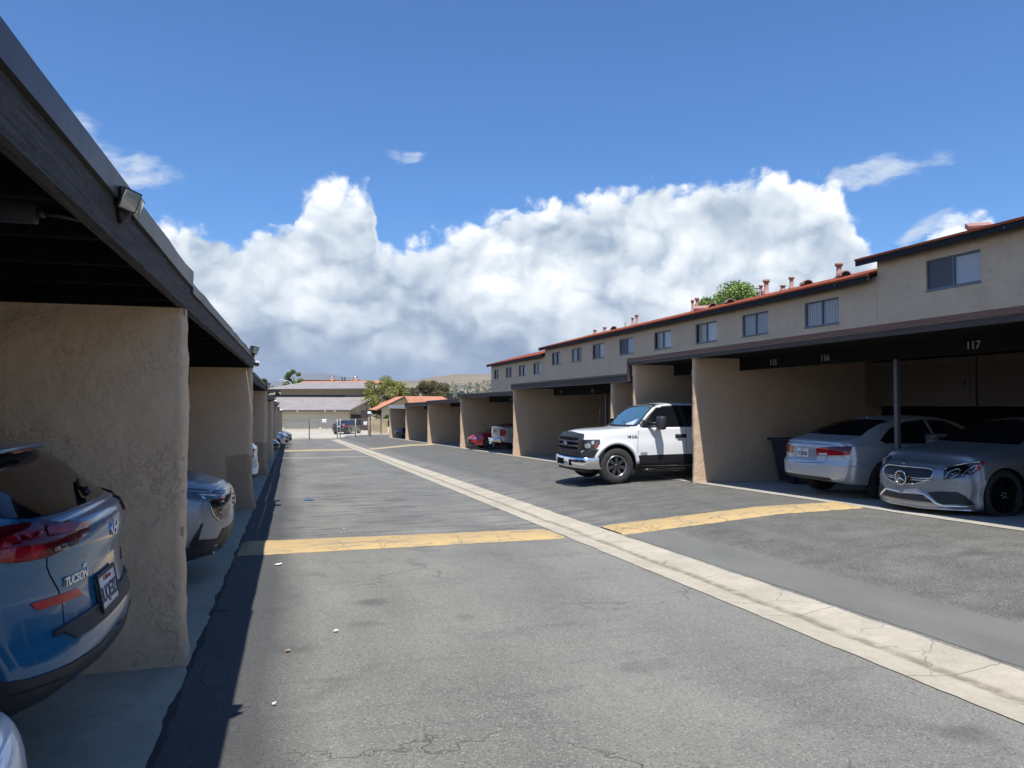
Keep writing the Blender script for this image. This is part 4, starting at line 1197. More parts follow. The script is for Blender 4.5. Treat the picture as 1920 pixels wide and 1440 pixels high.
def catmull(P, n):
    out = []
    for i in range(len(P) - 1):
        p0 = P[max(i - 1, 0)]; p1 = P[i]; p2 = P[i + 1]; p3 = P[min(i + 2, len(P) - 1)]
        for k in range(n):
            t = k / n
            out.append(tuple(.5 * (2 * b + (c - a) * t + (2 * a - 5 * b + 4 * c - d) * t * t + (3 * b - a - 3 * c + d) * t ** 3) for a, b, c, d in zip(p0, p1, p2, p3)))
    out.append(P[-1]); return out
def sstep(x): x = max(0, min(1, x)); return x * x * (3 - 2 * x)
def chaikin(P, it=2, closed=True):
    for _ in range(it):
        Q = []
        n = len(P)
        for i in range(n if closed else n - 1):
            a, b = P[i], P[(i + 1) % n]
            Q += [tuple(.75 * u + .25 * v for u, v in zip(a, b)), tuple(.25 * u + .75 * v for u, v in zip(a, b))]
        if not closed: Q = [P[0]] + Q + [P[-1]]
        P = Q
    return P
def rrect(u0, u1, v0, v1, r, n=4):
    out = []
    for cx, cy, a0 in ((u1 - r, v1 - r, 0), (u0 + r, v1 - r, pi / 2), (u0 + r, v0 + r, pi), (u1 - r, v0 + r, 1.5 * pi)):
        for k in range(n + 1):
            a = a0 + pi / 2 * k / n; out.append((cx + r * cos(a), cy + r * sin(a)))
    return out
def ell(cu, cv_, ru, rv, n=28):
    return [(cu + ru * cos(2 * pi * k / n), cv_ + rv * sin(2 * pi * k / n)) for k in range(n)]

class Car:
    """a body shell lofted from side, plan and section curves; lights, glass and trim are laid on its surface"""
    def __init__(s, name, label, cat, sp, loc, rz, scale=.95, group=None, paint_='p_silver'):
        s.sp = sp; s.L = sp['L']
        s.root = empty(name, loc, rz, label=label, cat=cat, group=group); s.root.scale = (scale,) * 3
        s.mat = Matrix.Translation(loc) @ Matrix.Rotation(rz, 4, 'Z') @ Matrix.Scale(scale, 4)
        s.inv = s.mat.inverted()
        s.paint = paint_
        s.make_body()
    def section(s, x):
        sp = s.sp; w = s.w(x); zb = s.zb(x); zs = s.zs(x); zt = s.zt(x); yr = s.yr(x); tk = sp.get('tuck', .05); H = zs - zb
        cr = s.cr(x); e = s.sh(x)
        P = [(0, zb), (w * .5, zb), (w - tk - .05, zb), (w - tk * .55, zb + .05), (w - .012, zb + .30 * H), (w, zb + .56 * H), (w - .012, zb + .78 * H),
             (w - e * .55, zs - .035), (w - e, zs), (w - e - (w - e - yr) * .30, zs + (zt - cr - zs) * .32), (yr + (w - e - yr) * .22, zs + (zt - cr - zs) * .78),
             (yr, zt - cr), (yr * .92, zt - cr * .62), (yr * .72, zt - cr * .32), (yr * .4, zt - cr * .08), (0, zt)]
        return catmull(P, sp.get('sub', 4))
    def make_body(s):
        sp = s.sp; L = s.L; h = L / 2
        for k in ('w', 'zb', 'zs', 'zt', 'yr', 'cr', 'sh'):
            v = sp[k]; setattr(s, k, pchip(v) if isinstance(v, list) else (lambda x, v=v: v))
        cell = sp.get('cell', .04)
        nx = int(L / cell); xs = [-h + L * i / nx for i in range(nx + 1)]
        blF = sp.get('blendF', .6); blR = sp.get('blendR', .5)
        ff = pchip(sp['front'])      # (z, set-back) profile of the nose
        rf = pchip(sp['rear'])
        pf, pef = sp.get('planF', (.22, 3)); pr, per = sp.get('planR', (.14, 3))
        def warp(x, y, z):
            if x > h - blF:
                k = sstep((x - (h - blF)) / blF); wm = s.w(h)
                x -= k * (ff(z) + pf * min(1.2, abs(y) / wm) ** pef)
            elif x < -h + blR:
                k = sstep((-h + blR - x) / blR); wm = s.w(-h)
                x += k * (rf(z) + pr * min(1.2, abs(y) / wm) ** per)
            return x
        s.warp = warp
        rings = []
        for x in xs:
            half = s.section(x)
            ring = [(y, z) for y, z in half] + [(-y, z) for y, z in half[-2:0:-1]]
            rings.append((x, ring))
        # caps: shrink the end rings with a rounded shoulder
        def cap(x, ring, sg):
            out = []; r = sp.get('capr', .07)
            zc = sum(z for _, z in ring) / len(ring)
            steps = [.985, .96, .92, .86, .78, .68, .56, .44, .32, .2, .08]
            for q in steps:
                bulge = r * (1 - q ** 5) ** (1 / 2.2)
                out.append([(x, y * q, zc + (z - zc) * q, sg * bulge) for y, z in ring])
            return out
        N = len(rings[0][1])
        vert = []; faces = []
        def add(x, ring4): 
            i0 = len(vert)
            for (xx, y, z, bx) in ring4: vert.append([warp(xx, y, z) + bx, y, z])
            return i0
        order = []
        r = sp.get('capr', .07)
        xr0 = rings[0][0] + r; xf0 = rings[-1][0] - r
        rear = cap(xr0, rings[0][1], -1)[::-1]; front = cap(xf0, rings[-1][1], 1)
        # clamp body rings so that they end where the caps start
        body = [(max(xr0, min(xf0, x)), rg) for x, rg in rings]
        seq = rear + [[(x, y, z, 0) for y, z in rg] for x, rg in body if True] + front
        idx = [add(None, q) for q in seq]
        for a, b in zip(idx, idx[1:]):
            for k in range(N): faces.append((a + k, a + (k + 1) % N, b + (k + 1) % N, b + k))
        # centre caps
        for base, rev in ((idx[0], True), (idx[-1], False)):
            c = len(vert); xs_ = [vert[base + k] for k in range(N)]
            vert.append([sum(p[i] for p in xs_) / N for i in range(3)])
            for k in range(N): faces.append((base + k, base + (k + 1) % N, c))
        V = [Vector(v) for v in vert]
        s.bvh = BVHTree.FromPolygons(V, faces)
        # wheel arches: snap vertices onto the arch circle, drop what lies inside
        arches = sp['arch']; half = .4 * s.w(0)
        for v in V:
            if abs(v.y) < half: continue
            for (ax, azz, R) in arches:
                d = sqrt((v.x - ax) ** 2 + (v.z - azz) ** 2)
                if R - cell * .8 < d < R + cell * .45:
                    k = R / max(d, 1e-6); v.x = ax + (v.x - ax) * k; v.z = azz + (v.z - azz) * k
        keep = []
        for f in faces:
            c = sum((V[i] for i in f), Vector()) / len(f); bad = False
            if abs(c.y) > half:
                for (ax, azz, R) in arches:
                    if sqrt((c.x - ax) ** 2 + (c.z - azz) ** 2) < R - .001: bad = True
            if not bad: keep.append(f)
        s.bodymb = MB(); s.bodymb.mesh(V, keep, True)
        bmesh.ops.remove_doubles(s.bodymb.bm, verts=s.bodymb.bm.verts[:], dist=.0004)
        bmesh.ops.recalc_face_normals(s.bodymb.bm, faces=s.bodymb.bm.faces[:])
        loose = [v for v in s.bodymb.bm.verts if not v.link_faces]
        bmesh.ops.delete(s.bodymb.bm, geom=loose, context='VERTS')
    # -------- projections
    def rayfor(s, view):
        if view == 'cam':
            def f(p):
                d = ray(*p); o = s.inv @ CP; dd = (s.inv.to_3x3() @ d).normalized()
                return o, dd
            return f
        if view == 'side': return lambda p: (Vector((p[0], 3, p[1])), Vector((0, -1, 0)))
        if view == 'right': return lambda p: (Vector((p[0], -3, p[1])), Vector((0, 1, 0)))
        if view == 'front': return lambda p: (Vector((5, p[0], p[1])), Vector((-1, 0, 0)))
        if view == 'rear': return lambda p: (Vector((-5, p[0], p[1])), Vector((1, 0, 0)))
        if view == 'top': return lambda p: (Vector((p[0], p[1], 4)), Vector((0, 0, -1)))
        a = view                                             # azimuth of the outward normal at a body corner; u = 0 at the corner
        n = Vector((cos(a), sin(a), 0)); r = Vector((-sin(a), cos(a), 0))
        cc = Vector((math.copysign(s.L / 2, cos(a)), math.copysign(s.w(0), sin(a)), 0))
        return lambda p: (cc + n * 3 + r * p[0] + Vector((0, 0, p[1])), -n)
    def hit(s, view, p, off=0):
        o, d = s.rayfor(view)(p)
        h, nrm, i, ds = s.bvh.ray_cast(o, d)
        if h is None:
            # nearest point on the shell to the ray
            best = None
            for k in range(12):
                q = o + d * (2.0 + k * .5) if view != 'cam' else o + d * ((s.inv @ Vector(s.root.location) - o).length - 2.2 + k * .4)
                hh, nn, ii, dd = s.bvh.find_nearest(q)
                if hh is not None:
                    dist = (hh - o).cross(d).length
                    if best is None or dist < best[0]: best = (dist, hh, nn)
            h, nrm = best[1], best[2]
        if nrm.dot(d) > 0: nrm = -nrm
        return h + nrm * off, nrm
    def patch(s, name, m, poly, view='side', off=.004, th=.012, sm=0, res=.035, mirror=False, parent=None, label=None, relax=0, smooth=True):
        if sm: poly = chaikin(poly, sm)
        sc = 1.0
        if view == 'cam': sc = F / max(.5, (CP - Vector(s.root.location)).length - s.L * .35)
        step = res * sc
        B = []
        n = len(poly)
        for i in range(n):
            a = Vector(poly[i]); b = Vector(poly[(i + 1) % n]); k = max(1, int((b - a).length / step + .5))
            for j in range(k): B.append(a + (b - a) * (j / k))
        pts = list(B); nb = len(B)
        u0 = min(p.x for p in B); u1 = max(p.x for p in B); v0 = min(p.y for p in B); v1 = max(p.y for p in B)
        def inside(p):
            c = False
            for i in range(nb):
                a, b = B[i], B[i - 1]
                if (a.y > p.y) != (b.y > p.y) and p.x < (b.x - a.x) * (p.y - a.y) / (b.y - a.y) + a.x: c = not c
            return c
        u = u0 + step * .5
        while u < u1:
            v = v0 + step * .5
            while v < v1:
                q = Vector((u, v))
                if inside(q) and min((q - e).length for e in B) > step * .45: pts.append(q)
                v += step
            u += step
        r = delaunay_2d_cdt([Vector((p[0], p[1])) for p in pts], [(i, (i + 1) % nb) for i in range(nb)], [], 1, 1e-5)
        V2, E2, F2 = r[0], r[1], r[2]
        top = []; low = []
        for p in V2:
            q, nn = s.hit(view, (p[0], p[1]), off); top.append(q); low.append(q - nn * th)
        if relax:
            nb_ = [set() for _ in top]
            for a, b in E2: nb_[a].add(b); nb_[b].add(a)
            for _ in range(relax):
                top = [p if not nb_[i] else p * .5 + sum((top[j] for j in nb_[i]), Vector()) / len(nb_[i]) * .5 for i, p in enumerate(top)]
        from collections import Counter
        ec = Counter()
        for f in F2:
            for i in range(len(f)): ec[frozenset((f[i], f[(i + 1) % len(f)]))] += 1
        edges = [tuple(e) for e, c in ec.items() if c == 1]
        verts = list(top); nv = len(top); faces = [tuple(f) for f in F2]; mp = {}
        for e in edges:
            for i in e:
                if i not in mp: mp[i] = len(verts); verts.append(top[i]); verts.append(low[i])
            faces.append((mp[e[0]], mp[e[1]], mp[e[1]] + 1, mp[e[0]] + 1))
        outs = []
        for sgn in ((1, -1) if mirror else (1,)):
            mb = MB(); mb.mesh([Vector((v.x, v.y * sgn, v.z)) for v in verts], faces, smooth)
            for f in mb.bm.faces[nv and len(F2):] if False else []: pass
            o = mb.build(name, m, parent or s.root, label=label); outs.append(o)
        return outs[0] if not mirror else outs
    def line(s, pts, view='side', wd=.007, off=.0018, mirror=False, mi=1, closed=False, res=.03):
        """thin dark panel gap added to the body mesh"""
        P = [Vector(p) for p in pts]
        if closed: P.append(P[0])
        sc = 1.0
        if view == 'cam': sc = F / max(.5, (CP - Vector(s.root.location)).length - s.L * .35)
        Q = []
        for a, b in zip(P, P[1:]):
            k = max(1, int((b - a).length / (res * sc)))
            for j in range(k): Q.append(a + (b - a) * j / k)
        Q.append(P[-1])
        H = [s.hit(view, tuple(q), off) for q in Q]
        for sgn in ((1, -1) if mirror else (1,)):
            v = []; f = []
            for i, (p, nn) in enumerate(H):
                d = (H[min(i + 1, len(H) - 1)][0] - H[max(i - 1, 0)][0])
                if d.length < 1e-6: d = Vector((1, 0, 0))
                sd_ = d.normalized().cross(nn).normalized() * wd / 2
                for q in (p - sd_, p + sd_): v.append(Vector((q.x, q.y * sgn, q.z)))
            for i in range(len(H) - 1): f.append((2 * i, 2 * i + 1, 2 * i + 3, 2 * i + 2))
            s.bodymb.mi = mi; s.bodymb.mesh(v, f); s.bodymb.mi = 0
    def rib(s, name, m, pts, view, wd, th, mirror=False, parent=None, off=0.0, sm=2, closed=False, res=.03):
        """raised moulding following the surface"""
        P = chaikin(pts, sm, closed) if sm else list(pts)
        P = [Vector(p) for p in P]
        if closed: P.append(P[0])
        H = [s.hit(view, tuple(q), off) for q in P]
        outs = []
        for sgn in ((1, -1) if mirror else (1,)):
            v = []; f = []; n = len(H)
            for i, (p, nn) in enumerate(H):
                d = (H[min(i + 1, n - 1)][0] - H[max(i - 1, 0)][0]).normalized()
                sd_ = d.cross(nn).normalized() * wd / 2
                for q in (p - sd_ - nn * .004, p - sd_ * .75 + nn * th * .8, p + nn * th, p + sd_ * .75 + nn * th * .8, p + sd_ - nn * .004):
                    v.append(Vector((q.x, q.y * sgn, q.z)))
            for i in range(n - 1):
                for k in range(4): f.append((i * 5 + k, i * 5 + k + 1, i * 5 + 6 + k, i * 5 + 5 + k))
            f += [tuple(range(5)), tuple(range((n - 1) * 5, n * 5))]
            outs.append(MB().mesh(v, f, True).build(name, m, parent or s.root))
        return outs
    def place(s, bm_, view, p, off=.004, up=(0, 0, 1), mi=None):
        """matrix that lays a flat (x right, y up, z out) bmesh onto the surface at p"""
        q, n = s.hit(view, p, off)
        n = n.normalized(); u = Vector(up); x = u.cross(n).normalized(); y = n.cross(x)
        return Matrix(((x.x, y.x, n.x, q.x), (x.y, y.y, n.y, q.y), (x.z, y.z, n.z, q.z), (0, 0, 0, 1)))
    def flat(s, name, m, bm_, view, p, off=.004, parent=None):
        bm_.transform(s.place(None, view, p, off)); mb = MB(); mb.join(bm_); return mb.build(name, m, parent or s.root)
    def number_plate(s, view, p, text, off=.012, script=True, frame=True, w_=.305, h=.155, script_txt='California'):
        mt = s.place(None, view, p, off)
        pl = MB().box(-w_ / 2, w_ / 2, -h / 2, h / 2, -.01, .004, .003, mt).build('number_plate', 'plate', s.root)
        if frame:
            fb = MB()
            for a in ((-w_ / 2 - .008, w_ / 2 + .008, h / 2 - .004, h / 2 + .012), (-w_ / 2 - .008, w_ / 2 + .008, -h / 2 - .012, -h / 2 + .004), (-w_ / 2 - .01, -w_ / 2 + .004, -h / 2, h / 2), (w_ / 2 - .004, w_ / 2 + .01, -h / 2, h / 2)):
                fb.box(*a, -.004, .008, 0, mt)
            fb.build('plate_frame', 'black', pl)
        b = text_bm(text, h * .62, .001, .002); b.transform(mt @ Matrix.Translation((0, -h * .1, .0055)) @ Matrix.Diagonal((.78, 1.05, 1, 1))); q = MB(); q.join(b); q.build('plate_number', 'plate_text', pl)
        if script:
            b = text_bm(script_txt, h * .22, .001); b.transform(mt @ Matrix.Translation((0, h * .36, .0055))); q = MB(); q.join(b); q.build('plate_script', 'plate_red', pl)
        return pl
    def camyz(s, pts):
        out = []
        for p in pts:
            q, n = s.hit('cam', p); out.append((abs(q.y), q.z))
        return out
    def finish(s, underbody=True, mats=None):
        o = s.bodymb.build('body', mats or [s.paint, 'black_deep'], s.root, fixn=False)
        s.body = o
        if underbody:
            ar = s.sp['arch']; w = s.w(0)
            zz = s.zb(0) + .03
            # dark wheel wells and floor inside the shell
            for (ax, azz, R) in ar:
                n = 16
                for sg in (1, -1):
                    v = []; f = []; mb = MB()
                    for k in range(n + 1):
                        a = -.25 + (pi + .5) * k / n
                        for yy in (sg * (s.w(ax) - .02), sg * (w * .42)):
                            v.append((ax + (R - .002) * cos(a), yy, azz + (R - .002) * sin(a)))
                    for k in range(n): f.append((2 * k, 2 * k + 1, 2 * k + 3, 2 * k + 2))
                    c = len(v); v.append((ax, sg * w * .42, azz))
                    for k in range(n): f.append((2 * k + 1, 2 * k + 3, c))
                    mb.mesh(v, f); mb.build('wheel_well', 'black_deep', s.root, fixn=False)
        return o
    def wheel(s, x, y, R, wd, rimR, style='ten', rim='rim_silver', lug=True):
        """y sign tells the side; outer face at |y|"""
        sg = 1 if y > 0 else -1
        key = (round(R, 3), wd, rimR, style, rim)
        wl = empty('wheel', (x, y - sg * wd / 2, R), parent=s.root)
        if sg < 0: wl.rotation_euler = (0, 0, pi)
        if key in Car.cache:
            for me_name, me in Car.cache[key]:
                o = bpy.data.objects.new(me_name, me); COL.objects.link(o); o.parent = wl
            return wl
        h = wd / 2
        r1 = rimR
        tp = [(r1 - .012, -h * .8), (r1 + .008, -h * .92), (R * .93, -h), (R * .985, -h * .82), (R, -h * .55), (R, -.012), (R - .008, -.01), (R - .008, .01), (R, .012), (R, h * .55), (R * .985, h * .82), (R * .93, h), (r1 + .03, h * .985), (r1 + .008, h * .92), (r1 - .012, h * .8)]
        t = MB().lathe(tp, 'y', 56)
        # tread blocks on the shoulder
        for k in range(48):
            a = 2 * pi * k / 48; c = Vector((R * .987 * cos(a), 0, R * .987 * sin(a)))
            mt = Matrix.Translation(c) @ Matrix.Rotation(-a, 4, 'Y')
            t.box(-.006, .008, h * .60, h * .86, -.012, .012, 0, mt)
        to = t.build('tyre', 'rubber', wl)
        m = MB()
        m.lathe([(r1, h * .80), (r1 - .006, h * .86), (r1 - .018, h * .86), (r1 - .026, h * .70), (r1 - .03, -h * .6), (r1 - .05, -h * .62)], 'y', 56)
        yo = h * .62
        hub = r1 * .22
        m.lathe([(0, yo + .018), (hub * .55, yo + .018), (hub * .9, yo + .006), (hub, yo - .02), (hub, yo - .05)], 'y', 32)
        def spoke(a, w0, w1, tw=0, thick=.03, r0=None, y_out=.01):
            r0 = r0 or hub * .8; v = []
            for q, ww in ((0, w0), (.5, (w0 + w1) / 2), (1, w1)):
                rr = r0 + (r1 - .02 - r0) * q; yy = yo + .012 * (1 - q) + y_out * q * 1.2
                for su in (-1, 1):
                    for dy in (0, -thick): 
                        v.append(Vector((rr, yy + dy, su * ww / 2 + tw * q)))
            rot = Matrix.Rotation(a, 4, 'Y')
            f = []
            for q in range(2):
                b = q * 4
                f += [(b, b + 4, b + 6, b + 2), (b + 1, b + 3, b + 7, b + 5), (b, b + 1, b + 5, b + 4), (b + 2, b + 6, b + 7, b + 3)]
            m.mesh([rot @ p for p in v], f)
        if style == 'ten':
            for k in range(10): spoke(2 * pi * k / 10, .03, .026)
        elif style == 'five':
            for k in range(5): spoke(2 * pi * k / 5, .07, .045)
        elif style == 'twin5':
            for k in range(5):
                spoke(2 * pi * k / 5 - .16, .03, .026, -.01); spoke(2 * pi * k / 5 + .16, .03, .026, .01)
        elif style == 'truck':                                   # grey ring, seven forked dark spokes
            for k in range(7):
                a = 2 * pi * k / 7 - pi / 2; spoke(a - .17, .03, .034, -.006, .03); spoke(a + .17, .03, .034, .006, .03); spoke(a, .05, .016, 0, .04)
        elif style == 'multi':
            for k in range(12): spoke(2 * pi * k / 12, .016, .014)
        ro = m.build('rim', rim, wl)
        d = MB().lathe([(r1 * .62, -h * .35), (r1 * .62, -h * .25), (.05, -h * .2), (0, -h * .2)], 'y', 32).lathe([(r1 - .03, -h * .5), (0, -h * .5)], 'y', 24).build('brake_disc', 'black', wl)
        parts = [('tyre', to.data), ('rim', ro.data), ('brake_disc', d.data)]
        if style == 'truck':
            g_ = MB().lathe([(r1 - .004, h * .80), (r1 - .008, h * .885), (r1 - .034, h * .875), (r1 - .04, h * .74), (r1 - .03, h * .72)], 'y', 56).build('rim_ring', 'rim_silver', wl)
            parts.append(('rim_ring', g_.data))
        if lug:
            n = 7 if style == 'truck' else 5
            lb = MB()
            for k in range(n):
                a = 2 * pi * k / n; lb.lathe([(.0, yo + .026), (.009, yo + .026), (.009, yo)], 'y', 6, c=(hub * .62 * cos(a), 0, hub * .62 * sin(a)))
            lo = lb.build('wheel_nuts', 'satin' if style != 'truck' else 'black_gloss', wl); parts.append(('wheel_nuts', lo.data))
        Car.cache[key] = parts
        return wl
    def wheels(s, R, wd, rimR, style, rim, inset=.02):
        for (ax, azz, RR) in s.sp['arch']:
            for sg in (1, -1): s.wheel(ax, sg * (s.w(ax) - inset), R, wd, rimR, style, rim)
Car.cache = {}
def star_emblem(r, m_=None):
    b = MB(); b.lathe([(r, -.002), (r, .005), (r * .93, .008), (r * .86, .005), (r * .86, -.002)], 'z', 40)
    for k in range(3):
        a = pi / 2 + 2 * pi * k / 3; c, s_ = cos(a), sin(a); w_ = r * .12
        v = [(c * r * .88, s_ * r * .88, .004), (-s_ * w_, c * w_, .004), (s_ * w_, -c * w_, .004), (0, 0, .011)]
        b.mesh(v, [(0, 1, 3), (0, 3, 2)])
    return b.bm
def oval_h_emblem(rx, ry):
    b = MB(); n = 40; v = []; f = []
    for k in range(n):
        a = 2 * pi * k / n
        for q, z in ((1, 0), (1, .006), (.84, .006), (.84, 0)): v.append((rx * q * cos(a), ry * q * sin(a), z))
    for k in range(n):
        for q in range(3): f.append((k * 4 + q, k * 4 + q + 1, ((k + 1) % n) * 4 + q + 1, ((k + 1) % n) * 4 + q))
    b.mesh(v, f, True)
    def stroke(P, wd):
        for (a, c), (d, e) in zip(P, P[1:]):
            t = Vector((d - a, e - c)); 
            if t.length < 1e-6: continue
            nn = Vector((-t.y, t.x)).normalized() * wd / 2
            b.mesh([(a - nn.x, c - nn.y, .006), (a + nn.x, c + nn.y, .006), (d + nn.x, e + nn.y, .006), (d - nn.x, e - nn.y, .006), (a - nn.x, c - nn.y, 0), (a + nn.x, c + nn.y, 0), (d + nn.x, e + nn.y, 0), (d - nn.x, e - nn.y, 0)],
                   [(0, 1, 2, 3), (0, 3, 7, 4), (1, 5, 6, 2)])
    stroke([(-rx * .58, -ry * .62), (-rx * .42, 0), (-rx * .2, ry * .72)], rx * .2)
    stroke([(rx * .2, -ry * .72), (rx * .42, 0), (rx * .58, ry * .62)], rx * .2)
    stroke([(-rx * .42, -.1 * ry), (-rx * .1, .06 * ry), (rx * .1, -.06 * ry), (rx * .42, .1 * ry)], rx * .16)
    return b.bm
def CX(k, x0, y0, *pts):         # points read off an enlarged crop
    return [(x0 + a / k, y0 + b / k) for a, b in pts]
def symm(P):                      # mirror a half outline (u>=0) into a full one
    return list(P) + [(-u, v) for u, v in reversed(P)]

# ================================================= white pickup truck
def pickup_sp():
    return dict(L=5.76, cell=.045, w=[(-2.88, .93), (-2.5, .965), (0, .975), (1.2, .98), (2.3, .985), (2.88, .90)],
        zb=[(-2.88, .55), (-2, .42), (0, .38), (1.3, .40), (2.4, .52), (2.88, .58)],
        zs=[(-2.88, 1.30), (-1.2, 1.30), (-1.05, 1.33), (1.35, 1.30), (1.6, 1.235), (2.4, 1.18), (2.75, 1.14), (2.88, 1.08)],
        zt=[(-2.88, 1.34), (-1.25, 1.35), (-1.12, 1.38), (-1.0, 1.84), (-.6, 1.90), (.1, 1.925), (.6, 1.905), (.88, 1.85), (1.52, 1.345), (1.62, 1.325), (2.2, 1.285), (2.6, 1.245), (2.8, 1.19), (2.88, 1.13)],
        yr=[(-2.88, .86), (-1.25, .86), (-1.0, .70), (0, .70), (.75, .68), (1.45, .80), (2.2, .80), (2.88, .74)],
        cr=[(-2.88, .02), (-1.2, .02), (-1, .07), (.8, .07), (1.5, .05), (2.88, .05)],
        sh=[(-2.88, .03), (1.3, .03), (2.88, .06)], tuck=.08, arch=[(2.0, .44, .50), (-1.68, .44, .49)],
        front=[(.3, .05), (.6, .0), (1.0, .015), (1.2, .06)], rear=[(.3, .02), (1.3, .0)], planF=(.15, 3.4), planR=(.04, 4), capr=.05)
def make_f():
    sp = pickup_sp()
    c = Car('pickup_truck', 'white pickup truck with black lower doors and chrome bumper, nosing out on the right', 'pickup truck', sp, (8.728, 15.82, -.146), pi, .93, paint_='p_white')
    # black lower doors and sills
    c.patch('lower_cladding', 'black', [(1.47, .40), (1.47, .66), (.4, .675), (-1.15, .675), (-1.15, .42), (0, .37)], 'side', .006, .012, mirror=True)
    # glass
    c.patch('windshield', 'glass_sky', symm([(.70, 1.365), (.74, 1.42), (.63, 1.845), (.0, 1.875)]), 'front', .006, .01, sm=1)
    c.patch('windshield_surround', 'black', symm([(.80, 1.325), (.80, 1.40), (.665, 1.87), (.3, 1.892)]), 'front', .003, .006, sm=1)
    for q in (('side', 1),):
        c.patch('window', 'glass_tint', [(1.30, 1.335), (1.27, 1.42), (.80, 1.80), (.26, 1.835), (.22, 1.34)], 'side', .006, .01, mirror=True, sm=0)
        c.patch('window', 'glass_tint', [(.13, 1.34), (.17, 1.835), (-.50, 1.82), (-.72, 1.77), (-.74, 1.36)], 'side', .006, .01, mirror=True)
        c.patch('window_trim', 'black', [(1.36, 1.32), (1.34, 1.42), (.80, 1.83), (.40, 1.855), (-.48, 1.845), (-.77, 1.79), (-.79, 1.33)], 'side', .003, .006, mirror=True)
    c.patch('rear_window', 'glass_tint', symm([(.64, 1.42), (.58, 1.80)]), 'rear', .006, .01)
    # sun visor paper behind the glass is seen as a pale shape low on the windshield
    # grille: dark surround with three bars
    K = (5.647, 1000, 720)
    gh = c.camyz(CX(*K, (543, 540), (535, 600), (508, 735)))
    yo_ = gh[0][0]
    gp = symm([(gh[2][0], .74), (gh[1][0] , 1.04), (gh[0][0], 1.15), (.0, 1.19)])
    gr_ = c.patch('grille', 'clad', gp, 'front', .035, .05)
    yo_ -= .07
    for (z0_, z1_) in ((.80, .86), (.895, .965), (1.0, 1.07)):
        c.patch('grille_opening', 'black_deep', symm([(yo_ - .03, z0_), (yo_, z0_ + .02), (yo_, z1_ - .01), (yo_ - .02, z1_)]), 'front', .037, .003, parent=gr_)
    for z in (.878, .983):
        c.rib('grille_bar', 'clad', [(-yo_, z), (-.2, z), (.2, z), (yo_, z)], 'front', .046, .026, off=.036, parent=gr_, sm=0)
    BZ = .93
    b = MB(); b.lathe([(0, .02), (.095, .018), (.11, .004), (.11, -.004)], 'z', 32); b.bm.transform(Matrix.Diagonal((1, .42, 1, 1)))
    e_ = c.flat('badge', 'ford_blue', b.bm, 'front', (0, BZ), .066)
    b = MB(); n = 36; v = []; f = []
    for k in range(n):
        a = 2 * pi * k / n
        for q, z in ((1.0, .004), (.90, .024), (.86, .02)): v.append((.118 * q * cos(a), .052 * q * sin(a), z))
    for k in range(n):
        for q in range(2): f.append((k * 3 + q, k * 3 + q + 1, ((k + 1) % n) * 3 + q + 1, ((k + 1) % n) * 3 + q))
    b.mesh(v, f, True); c.flat('badge_rim', 'chrome', b.bm, 'front', (0, BZ), .066, parent=e_)
    tb = text_bm('Ford', .062, .002, .0015); c.flat('badge_lettering', 'chrome', tb, 'front', (0, BZ - .002), .087, parent=e_)
    # headlamps wrap the corner
    hl = c.patch('headlight', 'lamp_dark', CX(*K, (512, 590), (705, 588), (708, 625), (665, 690), (600, 700), (510, 700)), 'cam', .008, .03, mirror=True)
    for sg, h in ((0, hl[0]), (1, hl[1])):
        for poly, m_ in ((CX(*K, (545, 640), (575, 625), (600, 640), (605, 670), (575, 685), (550, 670)), 'lamp_white'), (CX(*K, (615, 605), (645, 600), (640, 640), (618, 640)), 'chrome'),
                         (CX(*K, (655, 640), (692, 618), (665, 675), (640, 690)), 'amber')):
            if sg == 0: hh = c.patch('headlight_element', m_, poly, 'cam', .014, .004, parent=h, res=.02)
    c.patch('valance', 'clad', CX(*K, (545, 702), (740, 690), (758, 705), (725, 785), (700, 800), (480, 780), (500, 735)), 'cam', .012, .03, mirror=True)
    c.patch('valance_centre', 'clad', symm([(.80, .60), (.80, .70), (.6, .75)]), 'front', .014, .03)
    # chrome bumper
    prof = []
    mb = MB(); v = []; f = []; n = 44
    for i in range(n + 1):
        t = -1 + 2 * i / n; y = t * .985
        x = 2.955 - .17 * abs(t) ** 3.2 - (.34 * max(0, (abs(t) - .93) / .07) ** 1.2)
        for dx, z in ((-.04, .615), (0.0, .62), (.022, .595), (.02, .48), (.004, .42), (-.02, .365), (-.07, .35)):
            v.append((x + dx, y, z + .01 * abs(t)))
    for i in range(n):
        for k in range(6): f.append((i * 7 + k, i * 7 + k + 1, (i + 1) * 7 + k + 1, (i + 1) * 7 + k))
    bp = mb.mesh(v, f, True).build('front_bumper', 'chrome', c.root)
    bm2 = MB().box(2.95, 2.981, -.44, .44, .42, .565, .01).build('bumper_opening', 'black_deep', bp)
    MB().box(2.55, 2.80, -.86, .86, .27, .37, .03).build('air_dam', 'black', c.root)
    # plate
    pm = Matrix(((0, 0, 1, 2.99), (1, 0, 0, .20), (0, 1, 0, .49), (0, 0, 0, 1)))
    pl = MB().box(-.15, .15, -.075, .075, -.004, .004, .003, pm).build('number_plate', 'plate', c.root)
    for s_, dz, m_ in (('8W31642', -.012, 'plate_text'),):
        tb = text_bm(s_, .075, .001, .001); tb.transform(pm @ Matrix.Translation((0, dz, .005)) @ Matrix.Diagonal((.85, 1, 1, 1))); q = MB(); q.join(tb); q.build('plate_number', m_, pl)
    # wheel arch flares
    for (ax, az_, R) in sp['arch']:
        P = [(ax + (R + .045) * cos(a), az_ + (R + .045) * sin(a)) for a in [pi * (.02 + .96 * k / 26) for k in range(27)]]
        c.rib('arch_flare', 'p_white', P, 'side', .10, .028, mirror=True, sm=0)
